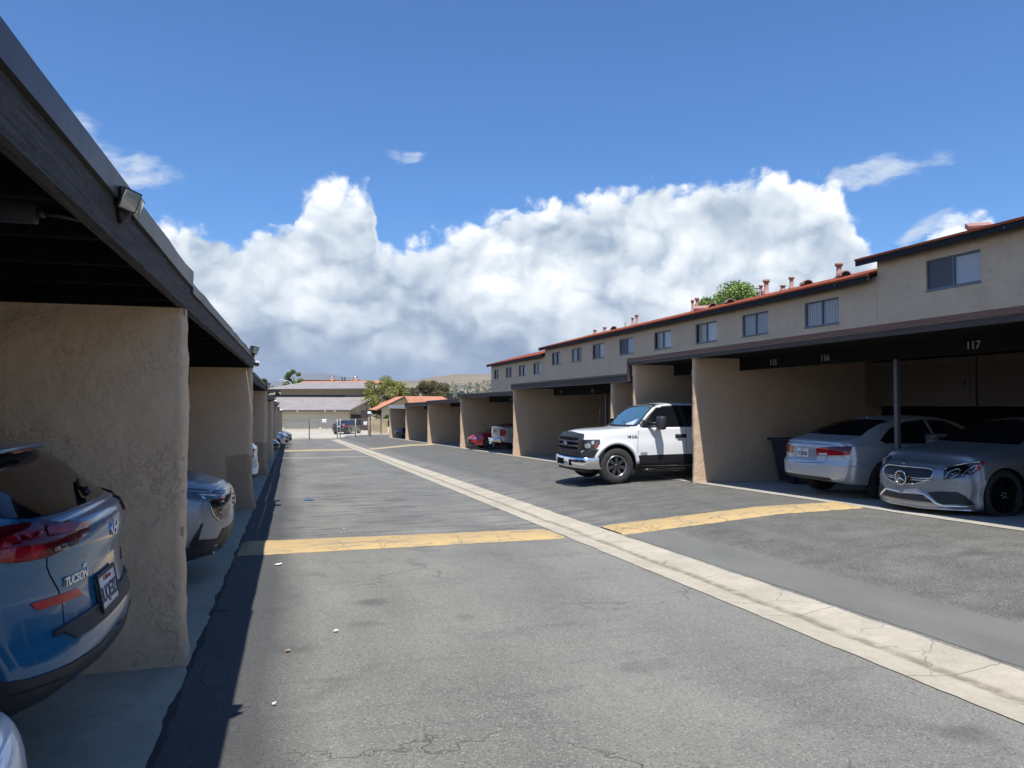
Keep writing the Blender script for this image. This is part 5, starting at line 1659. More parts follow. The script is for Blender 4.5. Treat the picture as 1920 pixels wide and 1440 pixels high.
    # door gaps, handle, mirror, step
    for P in ([(1.47, .42), (1.47, 1.0), (1.43, 1.28), (1.36, 1.33)], [(.17, .42), (.17, 1.32)], [(-.78, .9), (-.78, 1.33)], [(1.47, .42), (-.4, .40), (-.78, .9)]):
        c.line(P, 'side', .009, mirror=True)
    c.line([(2.82, 1.10), (2.62, 1.165), (2.2, 1.215), (1.6, 1.28), (1.44, 1.31)], 'side', .008, mirror=True)
    c.line(symm([(.80, 1.30), (.4, 1.345)]), 'front', .012)
    for sg, vw in ((1, 'side'), (-1, 'right')):
        hb = MB().box(.22, .42, sg * .975, sg * 1.02, 1.085, 1.14, .012).build('door_handle', 'black', c.root)
        MB().box(.17, .47, sg * .968, sg * .985, 1.07, 1.155, .006).build('handle_recess', 'black', hb)
        m = empty('side_mirror', (0, 0, 0), parent=c.root)
        MB().tube([(1.22, sg * .93, 1.36), (1.10, sg * 1.04, 1.345), (.98, sg * 1.13, 1.35)], .028, 8).tube([(1.22, sg * .93, 1.44), (1.10, sg * 1.04, 1.425), (.98, sg * 1.13, 1.43)], .024, 8).box(1.14, 1.33, sg * .925, sg * .96, 1.32, 1.50, .02).build('mirror_arm', 'black', m)
        sh_ = Matrix.Translation((.95, sg * 1.19, 1.43)) @ Matrix.Rotation(sg * .15, 4, 'Z')
        MB().box(-.07, .10, -.12, .12, -.155, .165, .05, sh_).build('mirror_shell', 'clad', m)
        MB().box(-.062, -.056, -.095, .095, -.12, .15, .0, sh_).build('mirror_glass', 'chrome', m)
        MB().tube([(1.35, sg * .99, .30), (1.25, sg * 1.03, .315), (-.7, sg * 1.03, .315), (-.85, sg * .99, .30)], .045, 12).box(-.4, -.0, sg * .97, sg * 1.075, .35, .362).box(.7, 1.1, sg * .97, sg * 1.075, .35, .362).build('side_step', 'satin' if 0 else 'step_black', c.root)
    # V8 style fender badge and small script
    tb = text_bm('V8 5.0L', .085, .003, .002); c.flat('badge', 'black', tb, 'side', (1.60, 1.10), .004)
    MB().box(1.22, 1.40, .985, .992, .705, .728, .004).build('badge', 'black', c.root)
    # wipers, antenna
    MB().tube([(1.60, .50, 1.35), (1.45, .25, 1.43), (1.42, .02, 1.45)], .007, 6).tube([(1.60, -.15, 1.36), (1.46, -.4, 1.43), (1.44, -.6, 1.42)], .007, 6).build('wiper', 'black', c.root)
    MB().tube([(1.75, -.72, 1.30), (1.70, -.72, 1.75)], .004, 5).build('antenna', 'black', c.root)
    # papers on the dashboard seen through the glass
    c.patch('windshield_sheet', 'blind_white', [(.20, 1.375), (.64, 1.375), (.58, 1.52)], 'front', .0075, .002)
    c.patch('tail_light', 'red_lamp', [(-2.93, .95), (-2.93, 1.27), (-2.80, 1.27), (-2.80, .95)], 'side', .008, .01, mirror=True)
    c.wheels(.42, .27, .262, 'truck', 'rim_grey', .01)
    c.finish()
M['step_black'] = mat('step_tube', (.05, .05, .055), .25, .8)
make_f()

# ================================================= silver sedan (rear view)
def sedan_sp(L=4.8, w=.915, H=1.475, soft=1.0):
    h = L / 2; k = H / 1.475
    return dict(L=L, cell=.04, w=[(-h, w * .90), (-h + .5, w * .985), (-.6, w), (.8, w), (h - .6, w * .985), (h, w * .84)],
        zb=[(-h, .34), (-h + .5, .27), (-1.0, .21), (1.0, .20), (h - .6, .22), (h, .26)],
        zs=[(-h, .93 * k), (-h + .4, .97 * k), (-1.2, .97 * k), (0, .93 * k), (1.0, .89 * k), (1.6, .83 * k), (h - .25, .72 * k), (h, .64 * k)],
        zt=[(-h, .985 * k), (-h + .12, 1.045 * k), (-2.0, 1.075 * k), (-1.78, 1.11 * k), (-1.42, 1.27 * k), (-1.05, 1.395 * k), (-.5, 1.465 * k), (-.05, 1.475 * k), (.3, 1.452 * k), (.6, 1.375 * k), (1.15, 1.06 * k), (1.32, .985 * k), (1.5, .965 * k), (2.0, .88 * k), (h - .12, .76 * k), (h, .68 * k)],
        yr=[(-h, w * .78), (-1.9, w * .80), (-1.4, w * .70), (-.95, w * .645), (0, w * .615), (.5, w * .63), (1.2, w * .78), (1.7, w * .80), (h, w * .62)],
        cr=[(-h, .05), (-1.8, .03), (-.9, .06), (.4, .06), (1.3, .035), (h, .05)],
        sh=[(-h, .07), (0, .05), (1.3, .06), (h, .12)], tuck=.09, arch=[(h - .95, .335, .375), (-h + 1.08, .335, .375)],
        front=[(.2, .08), (.45, .0), (.7, .05), (.9, .2)], rear=[(.2, .10), (.45, .0), (.62, .0), (.70, .05), (1.0, .07), (1.1, .1)], planF=(.30, 2.6), planR=(.24, 2.8), capr=.06)
def sedan_windows(c, k=1.0, w=.915, rear=True, b=0, trim='black'):
    z = lambda q: q * k
    c.patch('windshield', 'glass_tint', symm([(w * .74, z(1.02)), (w * .74, z(1.06)), (w * .60, z(1.38)), (0, z(1.425))]), 'front', .005, .008)
    c.patch('rear_window', 'glass_tint', symm([(w * .74, z(1.12)), (w * .60, z(1.375)), (w * .4, z(1.395)), (0, z(1.40))]), 'rear', .005, .008)
    c.patch('window', 'glass_tint', [(1.02, z(.955)), (.62, z(1.22)), (.28, z(1.375)), (-.12, z(1.40)), (-.10, z(.965))], 'side', .005, .008, mirror=True)
    c.patch('window', 'glass_tint', [(-.17, z(.968)), (-.19, z(1.40)), (-.62, z(1.37)), (-1.05, z(1.24)), (-1.38, z(1.04)), (-1.30, z(.995))], 'side', .005, .008, mirror=True)
    c.line([(1.2, z(.3)), (1.16, z(.75)), (1.10, z(.92))], 'side', .007, mirror=True)
    c.line([(-.13, z(.25)), (-.13, z(.95))], 'side', .007, mirror=True)
    c.line([(-1.02, z(.55)), (-1.0, z(.75)), (-1.25, z(.98))], 'side', .007, mirror=True)
    for x in (.08, -.95):
        c.rib('door_handle', c.paint, [(x, z(.80)), (x - .16, z(.805))], 'side', .022, .03, mirror=True, sm=0)
    for sg in (1, -1):
        MB().box(.80, .97, sg * (w - .02), sg * (w + .16), z(.97), z(1.10), .04).build('side_mirror', c.paint, c.root)
def sonata():
    sp = sedan_sp()
    c = Car('silver_sedan', 'silver sedan parked nose in under number 116, showing its red tail lights', 'sedan', sp, (10.80, 10.93, .0), 0, .95, paint_='p_silver')
    sedan_windows(c)
    # tail lights traced on the near quarter and mirrored
    K = (3.84, 1420, 740)
    tl = c.patch('tail_light', 'red_lamp', CX(*K, (422, 388), (430, 382), (520, 377), (600, 374), (684, 371), (686, 378), (668, 425), (658, 437), (540, 438), (432, 437)), 'cam', .008, .02, mirror=True)
    for poly, m_ in ((CX(*K, (512, 380), (600, 377), (680, 373), (668, 408), (512, 410)), 'red_dark'), (CX(*K, (445, 420), (500, 420), (505, 434), (445, 434)), 'blind_white')):
        c.patch('tail_light_segment', m_, poly, 'cam', .013, .004, parent=tl[0])
    c.patch('plate_recess', 'p_silver2', symm([(.30, .68), (.34, .71), (.31, .90), (.27, .915)]), 'rear', .002, .004)
    c.number_plate('rear', (0.02, .80), '7CBJ968', .010, frame=False)
    c.flat('badge', 'chrome', oval_h_emblem(.062, .036), 'rear', (.0, .965), .004)
    # boot lid, bumper joints
    c.line(CX(*K, (218, 455), (226, 484), (470, 492), (497, 470), (512, 440)), 'cam', .008)
    c.line(CX(*K, (225, 345), (260, 328), (548, 332), (515, 376)), 'cam', .005)
    c.line(CX(*K, (545, 332), (700, 300)), 'cam', .005, mirror=True)
    c.rib('bumper_moulding', 'p_silver', [(-.86, .60), (-.80, .605), (-.45, .61)], 'rear', .028, .008)
    c.rib('bumper_moulding', 'p_silver', [(.86, .60), (.80, .605), (.45, .61)], 'rear', .028, .008)
    c.rib('bumper_moulding', 'p_silver', [(-1.85, .61), (-2.1, .61), (-2.3, .605)], 'side', .028, .008, mirror=True)
    c.line([(-1.78, .62), (-2.05, .70), (-2.16, .775)], 'side', .007, mirror=True)
    c.patch('lower_bumper', 'black', symm([(.62, .335), (.60, .39), (.40, .40)]), 'rear', .004, .008)
    # shark fin antenna
    MB().mesh([(-.85, -.02, 1.385), (-.85, .02, 1.385), (-.70, 0, 1.43), (-.93, 0, 1.455), (-.94, -.015, 1.365), (-.94, .015, 1.365)], [(0, 2, 3, 4), (1, 5, 3, 2), (4, 3, 5), (0, 4, 5, 1)]).build('antenna', 'p_silver3', c.root)
    c.wheels(.335, .21, .22, 'ten', 'rim_silver', .03)
    c.finish()
sonata()

# ================================================= grey coupe with the star
def coupe():
    L = 5.03; h = L / 2; w = .95
    sp = dict(L=L, cell=.035, w=[(-h, .82), (-h + .5, .92), (-.9, .95), (.8, .945), (h - .9, .955), (h - .5, .93), (h, .80)],
        zb=[(-h, .30), (-1, .20), (1, .17), (h - .6, .14), (h, .14)],
        zs=[(-h, .88), (-1.4, .93), (0, .90), (1.0, .88), (1.6, .86), (h - .5, .78), (h - .2, .72), (h, .64)],
        zt=[(-h, .93), (-2.1, 1.02), (-1.6, 1.12), (-1.0, 1.32), (-.5, 1.40), (-.1, 1.41), (.3, 1.37), (.7, 1.22), (1.15, 1.03), (1.35, .985), (1.8, .935), (2.15, .86), (2.38, .775), (h, .72)],
        yr=[(-h, .70), (-1.7, .74), (-1.0, .60), (-.2, .585), (.5, .62), (1.2, .76), (1.9, .74), (h, .62)],
        cr=[(-h, .05), (-1, .06), (.3, .06), (1.3, .03), (h, .05)], sh=[(-h, .08), (0, .05), (1.3, .05), (h, .10)], tuck=.07,
        arch=[(1.62, .345, .385), (-1.32, .345, .385)], front=[(.1, .02), (.22, .0), (.4, .03), (.55, .03), (.72, .10), (.85, .25)], rear=[(.2, .08), (.5, 0), (.9, .08)],
        planF=(.33, 2.3), planR=(.25, 2.5), capr=.05)
    c = Car('silver_coupe', 'low silver grey coupe with a round star badge in its grille, under number 117', 'coupe', sp, (10.92, 8.68, .02), pi, .98, paint_='p_silver2')
    c.patch('windshield', 'glass_tint', symm([(.70, 1.03), (.58, 1.33), (0, 1.375)]), 'front', .005, .008)
    c.patch('rear_window', 'glass_tint', symm([(.66, 1.10), (.54, 1.32), (0, 1.36)]), 'rear', .005, .008)
    c.patch('window', 'glass_tint', [(1.0, .94), (.55, 1.20), (.15, 1.335), (-.5, 1.35), (-1.1, 1.20), (-1.5, 1.0), (-1.3, .955)], 'side', .005, .008, mirror=True)
    K = (3.84, 1420, 740)
    Gh = c.camyz(CX(*K, (1110, 645), (1180, 632), (1245, 605), (1273, 570), (1268, 545), (1225, 532), (1120, 524)))
    zc_ = c.camyz(CX(*K, (1045, 597)))[0][1]
    G = symm(Gh)
    g_ = c.patch('grille', 'black', G, 'front', .006, .014)
    c.rib('grille_frame', 'chrome', G, 'front', .014, .012, off=.006, closed=True, sm=1, parent=g_)
    gw = max(a for a, b in Gh) - .03
    for dz in (.016, -.012):
        for sg in (1, -1): c.rib('grille_bar', 'chrome', [(sg * .10, zc_ + dz), (sg * .25, zc_ + dz), (sg * gw, zc_ + dz + .012)], 'front', .014, .014, off=.010, sm=0, parent=g_)
    c.flat('star_badge', 'chrome', star_emblem(.108), 'front', (0, zc_), .030)
    b = MB().lathe([(.0, .0), (.098, .0), (.098, -.02)], 'z', 30); c.flat('badge_backing', 'black_gloss', b.bm, 'front', (0, zc_), .027, parent=g_)
    b = MB().lathe([(.0, .006), (.03, .005), (.032, 0)], 'z', 20); c.flat('bonnet_badge', 'chrome', b.bm, 'cam', CX(*K, (1056, 490))[0], .004)
    c.line(CX(*K, (925, 465), (1060, 470), (1200, 480), (1275, 492), (1370, 498)), 'cam', .008)
    hl = c.patch('headlight', 'black_gloss', CX(*K, (1342, 545), (1380, 518), (1470, 495), (1560, 479), (1630, 480), (1635, 492), (1605, 540), (1550, 572), (1460, 598), (1342, 613)), 'cam', .006, .012, mirror=True)
    def hel(name, m_, pts, wd=.010):
        c.rib(name, m_, CX(*K, *pts), 'cam', wd, .006, off=.007, sm=1, parent=hl[0])
    hel('headlight_element', 'lamp_white', [(1352, 600), (1375, 560), (1420, 540), (1465, 535), (1450, 575), (1390, 600)])
    hel('headlight_element', 'lamp_white', [(1470, 590), (1510, 545), (1570, 510), (1590, 505), (1560, 555), (1500, 585)])
    hel('led_strip', 'chrome', [(1350, 540), (1400, 517), (1480, 500), (1560, 487), (1610, 485)], .012)
    hel('headlight_element', 'lamp_clear', [(1400, 575), (1440, 560)], .03); hel('headlight_element', 'lamp_clear', [(1520, 560), (1560, 535)], .03)
    c.patch('amber_marker', 'amber', CX(*K, (1600, 490), (1632, 485), (1632, 495), (1603, 540), (1565, 562)), 'cam', .009, .004, parent=hl[0])
    c.patch('air_intake', 'black', CX(*K, (1225, 705), (1300, 697), (1440, 700), (1500, 730), (1570, 795), (1330, 790), (1290, 770)), 'cam', .004, .01, mirror=True)
    lo = c.camyz(CX(*K, (1210, 745), (1195, 712), (1100, 705)))
    c.patch('lower_grille', 'black', symm([(lo[0][0] + .14, lo[0][1] - .05), (lo[0][0], lo[0][1]), (lo[1][0], lo[1][1] - .02), (0, lo[2][1] - .03)]), 'front', .003, .01)
    c.rib('lower_blade', 'chrome', CX(*K, (1050, 700), (1130, 703), (1195, 712), (1230, 735), (1280, 775), (1330, 800), (1450, 806), (1560, 806)), 'cam', .030, .014, off=.004, sm=1, mirror=True)
    c.rib('splitter', 'satin', symm([(.85, .15), (.5, .145)]), 'front', .02, .03, off=.0, sm=1)
    b = MB().lathe([(0, .002), (.011, .002), (.011, 0)], 'z', 12); c.flat('parking_sensor', 'p_silver2', b.bm, 'cam', CX(*K, (1430, 652))[0], .003)
    c.line([(.85, .3), (.80, .85), (.98, .93)], 'side', .007, mirror=True); c.line([(-.55, .28), (-.72, .6), (-.62, .93)], 'side', .007, mirror=True)
    c.rib('door_handle', 'chrome', [(-.30, .80), (-.48, .805)], 'side', .02, .025, mirror=True, sm=0)
    for sg in (1, -1):
        MB().box(.68, .86, sg * .93, sg * 1.10, .95, 1.07, .045).build('side_mirror', 'p_silver2', c.root)
    c.wheels(.345, .25, .262, 'multi', 'rim_black', .02)
    c.finish()
coupe()
# ================================================= blue SUV, rear quarter, nearest car
def suv_sp(L=4.48, w=.925, H=1.65):
    h = L / 2; k = H / 1.65
    return dict(L=L, cell=.03, w=[(-h, w * .93), (-h + .45, w * .99), (-.6, w), (.8, w), (h - .6, w * .985), (h, w * .86)],
        zb=[(-h, .34), (-h + .5, .28), (-1.0, .24), (1.0, .24), (h - .6, .26), (h, .30)],
        zs=[(-h, 1.08 * k), (-h + .4, 1.10 * k), (-1.2, 1.10 * k), (0, 1.05 * k), (1.0, 1.0 * k), (1.6, .96 * k), (h - .25, .86 * k), (h, .80 * k)],
        zt=[(-h, 1.13 * k), (-h + .06, 1.16 * k), (-h + .14, 1.22 * k), (-h + .42, 1.50 * k), (-h + .52, 1.575 * k), (-h + .75, 1.60 * k), (-.8, 1.64 * k), (-.2, 1.65 * k), (.3, 1.62 * k), (.55, 1.54 * k), (1.1, 1.20 * k), (1.25, 1.12 * k), (1.5, 1.08 * k), (2.0, 1.0 * k), (h - .12, .92 * k), (h, .86 * k)],
        yr=[(-h, w * .82), (-h + .2, w * .78), (-h + .5, w * .68), (-.8, w * .66), (0, w * .67), (.5, w * .68), (1.2, w * .80), (1.7, w * .80), (h, w * .66)],
        cr=[(-h, .05), (-h + .3, .05), (-.9, .06), (.4, .06), (1.3, .035), (h, .05)],
        sh=[(-h, .05), (0, .045), (1.3, .05), (h, .09)], tuck=.07, arch=[(h - .88, .36, .40), (-h + .93, .36, .40)],
        front=[(.2, .06), (.45, .0), (.8, .02), (1.0, .10)], rear=[(.2, .12), (.40, .0), (.62, .0), (.70, .03), (.9, .045), (1.05, .03), (1.13, .05), (1.3, .1)], planF=(.26, 2.7), planR=(.17, 2.6), capr=.06)
def tucson():
    sp = suv_sp(); h = 2.24; w = .925
    sp['zs'] = [(-h, 1.13), (-h + .4, 1.14), (-1.2, 1.12), (0, 1.05), (1.0, 1.0), (1.6, .96), (h - .25, .86), (h, .80)]
    sp['zt'] = [(-h, 1.17), (-h + .05, 1.185), (-h + .12, 1.21), (-h + .30, 1.32), (-h + .52, 1.445), (-h + .70, 1.50), (-1.1, 1.545), (-.8, 1.565), (-.2, 1.575), (.3, 1.55), (.55, 1.49), (1.1, 1.20), (1.25, 1.12), (1.5, 1.08), (2.0, 1.0), (h - .12, .92), (h, .86)]
    sp['yr'] = [(-h, w * .86), (-h + .2, w * .80), (-h + .5, w * .70), (-.8, w * .67), (0, w * .67), (.5, w * .68), (1.2, w * .80), (1.7, w * .80), (h, w * .66)]
    sp['zb'] = [(-h, .47), (-h + .5, .36), (-1.0, .24), (1.0, .24), (h - .6, .26), (h, .30)]
    sp['rear'] = [(.3, .16), (.46, .0), (.62, -.01), (.72, .03), (.9, .055), (1.05, .03), (1.13, .03), (1.3, .1)]
    c = Car('blue_suv', 'metallic blue SUV at the lower left, seen from its rear corner', 'SUV', sp, (-2.92, 4.02, -.0), pi, .95, paint_='p_blue')
    K = (4.0, 0, 820)
    # rear glass
    c.patch('rear_window', 'glass_tint', symm([(.60, 1.195), (.70, 1.215), (.60, 1.40), (.52, 1.43), (0, 1.445)]), 'rear', .005, .01)
    c.patch('window', 'glass_tint', [(1.0, 1.07), (.5, 1.35), (.25, 1.46), (-.08, 1.485), (-.06, 1.09)], 'side', .005, .01, mirror=True)
    c.patch('window', 'glass_tint', [(-.13, 1.09), (-.15, 1.485), (-.8, 1.47), (-1.0, 1.42), (-1.0, 1.14)], 'side', .005, .01, mirror=True)
    c.patch('window', 'glass_tint', [(-1.07, 1.15), (-1.07, 1.41), (-1.3, 1.36), (-1.65, 1.22), (-1.5, 1.17)], 'side', .005, .01, mirror=True)
    # spoiler
    mb = MB(); v = []; f = []; n = 24
    for i in range(n + 1):
        t = -1 + 2 * i / n; y = t * .60
        xo = -1.82 + .10 * abs(t) ** 3
        for x, z in ((-1.40, 1.515), (xo, 1.485), (xo - .012, 1.472), (xo, 1.46), (-1.5, 1.44)): v.append((x, y, z - .02 * t * t))
    for i in range(n):
        for k in range(5): f.append((i * 5 + k, i * 5 + (k + 1) % 5, (i + 1) * 5 + (k + 1) % 5, (i + 1) * 5 + k))
    f += [tuple(range(5)), tuple(range(n * 5, n * 5 + 5))]
    spl = mb.mesh(v, f, True).build('spoiler', 'p_blue', c.root)
    MB().box(-1.815, -1.79, -.17, .17, 1.447, 1.462, .004).build('brake_light', 'red_lamp', spl)
    # tail light, traced near side and mirrored
    tl = c.patch('tail_light', 'red_dark', CX(*K, (-330, 820), (-200, 720), (-60, 690), (0, 678), (180, 655), (420, 636), (664, 636), (664, 655), (648, 715), (560, 790), (440, 858), (345, 900), (180, 935), (0, 948), (-250, 950)), 'cam', .010, .025, mirror=True, res=.025)
    c.patch('tail_light_segment', 'red_lamp', CX(*K, (340, 700), (480, 660), (650, 642), (640, 680), (520, 715), (350, 745)), 'cam', .016, .004, parent=tl[0], res=.02)
    c.patch('tail_light_segment', 'red_lamp', CX(*K, (-240, 935), (-60, 870), (60, 840), (180, 815), (320, 812), (325, 895), (180, 925), (0, 940)), 'cam', .016, .004, parent=tl[0], res=.02)
    c.patch('tail_light_segment', 'red_lamp', CX(*K, (-100, 850), (20, 780), (180, 720), (290, 695), (325, 720), (300, 750), (120, 800), (0, 850)), 'cam', .016, .004, parent=tl[0], res=.02)
    c.patch('reverse_light', 'lamp_clear', CX(*K, (385, 830), (480, 790), (580, 765), (560, 795), (460, 840), (385, 855)), 'cam', .016, .004, parent=tl[0], res=.02)
    # reflector low on the bumper
    c.patch('reflector', 'red_refl', CX(*K, (225, 1250), (400, 1195), (580, 1133), (608, 1185), (460, 1240), (290, 1297), (255, 1285)), 'cam', .006, .012, mirror=True, res=.02)
    # panel gaps
    c.line(CX(*K, (300, 690), (335, 730), (350, 860), (350, 970), (372, 1030), (440, 1150), (468, 1260), (482, 1440)), 'cam', .005, mirror=True)
    c.line(CX(*K, (0, 548), (110, 600), (195, 650)), 'cam', .005, mirror=True)
    # dark lower cladding and skid plate
    c.patch('lower_cladding', 'clad', symm([(.93, .38), (.93, .55), (.66, .53), (.55, .50), (.3, .49)]), 'rear', .016, .03)
    c.patch('lower_cladding', 'clad', [(-2.24, .32), (-2.24, .56), (-2.0, .60), (-1.72, .62), (-1.70, .50), (-1.72, .36), (-1.9, .30)], 'side', .008, .02, mirror=True)
    c.patch('sill_cladding', 'clad', [(-.90, .25), (-.92, .40), (1.0, .40), (.95, .25)], 'side', .008, .02, mirror=True)
    c.patch('skid_plate', 'satin', symm([(.40, .43), (.36, .475), (.2, .48)]), 'rear', .014, .02)
    c.patch('bumper_step', 'clad', symm([(.55, .66), (.62, .72), (.3, .735)]), 'rear', .010, .02)
    c.rib('bumper_step_lip', 'clad', symm([(.66, .715), (.4, .73)]), 'rear', .03, .02, sm=1)
    # number plate, badges, wiper
    pp = CX(*K, (787, 1130))[0]
    c.patch('plate_recess', 'p_blue', symm([(.24, .70), (.26, .90), (.20, .92)]), 'rear', .001, .002)
    c.number_plate('cam', pp, '8UQE327', .014, w_=.31, h=.16)
    c.flat('badge', 'chrome', oval_h_emblem(.072, .042), 'cam', CX(*K, (852, 670))[0], .004)
    tb = text_bm('TUCSON', .054, .003, .0015); c.flat('badge_lettering', 'chrome', tb, 'cam', CX(*K, (568, 1052))[0], .003)
    tb = text_bm('SEL', .026, .002, .001); c.flat('badge_lettering', 'chrome', tb, 'cam', CX(*K, (630, 955))[0], .003)
    q, nn = c.hit('rear', (0, 1.215), .02)
    MB().tube([tuple(q), tuple(q + Vector((-.03, 0, .02)))], .022, 12).tube([tuple(q + Vector((-.02, 0, .01))), tuple(c.hit('rear', (-.10, 1.235), .02)[0]), tuple(c.hit('rear', (-.30, 1.265), .018)[0])], [.016, .011, .008], 8).build('wiper', 'black', c.root)
    for x in (.05, -.85): c.rib('door_handle', 'p_blue', [(x, .94), (x - .17, .945)], 'side', .022, .03, mirror=True, sm=0)
    for sg in (1, -1):
        MB().box(.70, .88, sg * .90, sg * 1.10, 1.08, 1.24, .045).build('side_mirror', 'p_blue', c.root)
    c.line([(-.10, .28), (-.10, 1.07)], 'side', .007, mirror=True); c.line([(1.1, .3), (1.12, .8), (1.0, 1.04)], 'side', .007, mirror=True)
    for sg in (1, -1):
        for (ax, az_, R) in sp['arch'][:1]: pass
    for (ax, az_, R) in sp['arch']:
        P = [(ax + (R + .025) * cos(a), az_ + (R + .025) * sin(a)) for a in [pi * (.0 + 1.0 * k / 24) for k in range(25)]]
        c.rib('arch_cladding', 'clad', P, 'side', .055, .012, mirror=True, sm=0)
    c.wheels(.36, .22, .235, 'five', 'rim_silver', .03)
    c.finish()
tucson()

# ================================================= silver SUV nosing out between the first two left walls
def crv():
    sp = suv_sp(4.69, .93, 1.69)
    sp['front'] = [(.2, .10), (.4, .04), (.55, .0), (.8, .0), (.95, .03), (1.05, .12)]
    sp['planF'] = (.20, 3.0)
    h = 4.69 / 2
    sp['zs'] = [(-h, 1.08), (-1.2, 1.10), (0, 1.06), (1.0, 1.04), (1.7, 1.01), (h - .2, .97), (h, .93)]
    sp['zt'] = [(a, b) for a, b in sp['zt'] if a < 1.2] + [(1.25, 1.16), (1.5, 1.13), (2.0, 1.08), (h - .15, 1.03), (h, .97)]
    c = Car('silver_suv', 'silver SUV whose right front corner sticks out past the nearest left wall', 'SUV', sp, (-2.80, 8.45, -.17), 0, .95, paint_='p_silver2')
    K = (7.2, 340, 860)
    c.patch('windshield', 'glass_tint', symm([(.72, 1.17), (.60, 1.52), (0, 1.57)]), 'front', .005, .01)
    c.patch('window', 'glass_tint', [(1.0, 1.09), (.5, 1.40), (.25, 1.54), (-1.0, 1.54), (-1.7, 1.25), (-1.5, 1.15)], 'side', .005, .01, mirror=True)
    hl = c.patch('headlight', 'lamp_dark', CX(*K, (-200, 430), (60, 440), (250, 450), (480, 470), (595, 492), (595, 560), (560, 580), (300, 555), (75, 535), (-200, 520)), 'cam', .006, .02, mirror=True, res=.02)
    c.patch('headlight_element', 'chrome', CX(*K, (262, 505), (300, 520), (330, 545), (290, 545)), 'cam', .012, .003, parent=hl[0], res=.02)
    c.patch('headlight_element', 'amber', CX(*K, (520, 500), (580, 510), (545, 572), (500, 555)), 'cam', .012, .003, parent=hl[0], res=.02)
    c.rib('headlight_element', 'lamp_white', CX(*K, (230, 490), (400, 500), (500, 498)), 'cam', .008, .005, off=.007, parent=hl[0])
    c.rib('bonnet_trim', 'black_gloss', CX(*K, (-100, 405), (150, 410), (400, 428), (590, 428), (680, 385)), 'cam', .022, .006, sm=1)
    gz_ = symm([(.60, .66), (.70, .74), (.72, .90), (.66, .955)])
    g_ = c.patch('grille', 'black_gloss', gz_, 'front', .004, .02)
    for i in range(5):
        for j in range(13):
            y = -.54 + j * .09 + (.045 if i % 2 else 0)
            if abs(y) < .6: 
                pass
    for z in (.71, .76, .81, .86):
        c.rib('grille_bar', 'black', [(-.60, z), (0, z), (.60, z)], 'front', .016, .012, off=.004, sm=0, parent=g_)
    c.rib('grille_trim', 'chrome', [(.62, .655), (.70, .72), (.73, .82)], 'front', .02, .014, off=.002, sm=1); c.rib('grille_trim', 'chrome', [(-.62, .655), (-.70, .72), (-.73, .82)], 'front', .02, .014, off=.002, sm=1)
    c.patch('lower_grille', 'black', symm([(.50, .36), (.62, .46), (.55, .56)]), 'front', .006, .02)
    c.patch('air_curtain', 'black', CX(*K, (300, 865), (262, 900), (100, 1170), (110, 1200), (420, 1180), (540, 1100), (545, 1062), (420, 1085), (232, 1095)), 'cam', .006, .02, mirror=True, res=.02)
    c.patch('lower_cladding', 'clad', symm([(.95, .27), (.95, .40), (.6, .36)]), 'front', .008, .02)
    c.patch('lower_cladding', 'clad', CX(*K, (-50, 1200), (100, 1200), (330, 1190), (520, 1180), (560, 1090), (640, 960), (665, 975), (640, 1100), (590, 1200), (370, 1295), (100, 1340), (-50, 1350)), 'cam', .009, .02, mirror=True, res=.02)
    c.patch('skid_trim', 'satin', CX(*K, (370, 1290), (440, 1215), (520, 1198), (560, 1218), (540, 1240), (450, 1262)), 'cam', .012, .015, mirror=True, res=.02)
    c.line(CX(*K, (620, 615), (560, 600), (300, 575), (75, 545)), 'cam', .006, mirror=True)
    for sg in (1, -1): MB().box(.85, 1.0, sg * .90, sg * 1.1, 1.10, 1.25, .045).build('side_mirror', 'p_silver2', c.root)
    b = MB().lathe([(0, .003), (.05, .003), (.055, 0)], 'z', 20); c.flat('badge', 'chrome', b.bm, 'front', (0, .80), .02)
    c.wheels(.36, .22, .235, 'five', 'rim_silver', .03)
    c.finish()
crv()

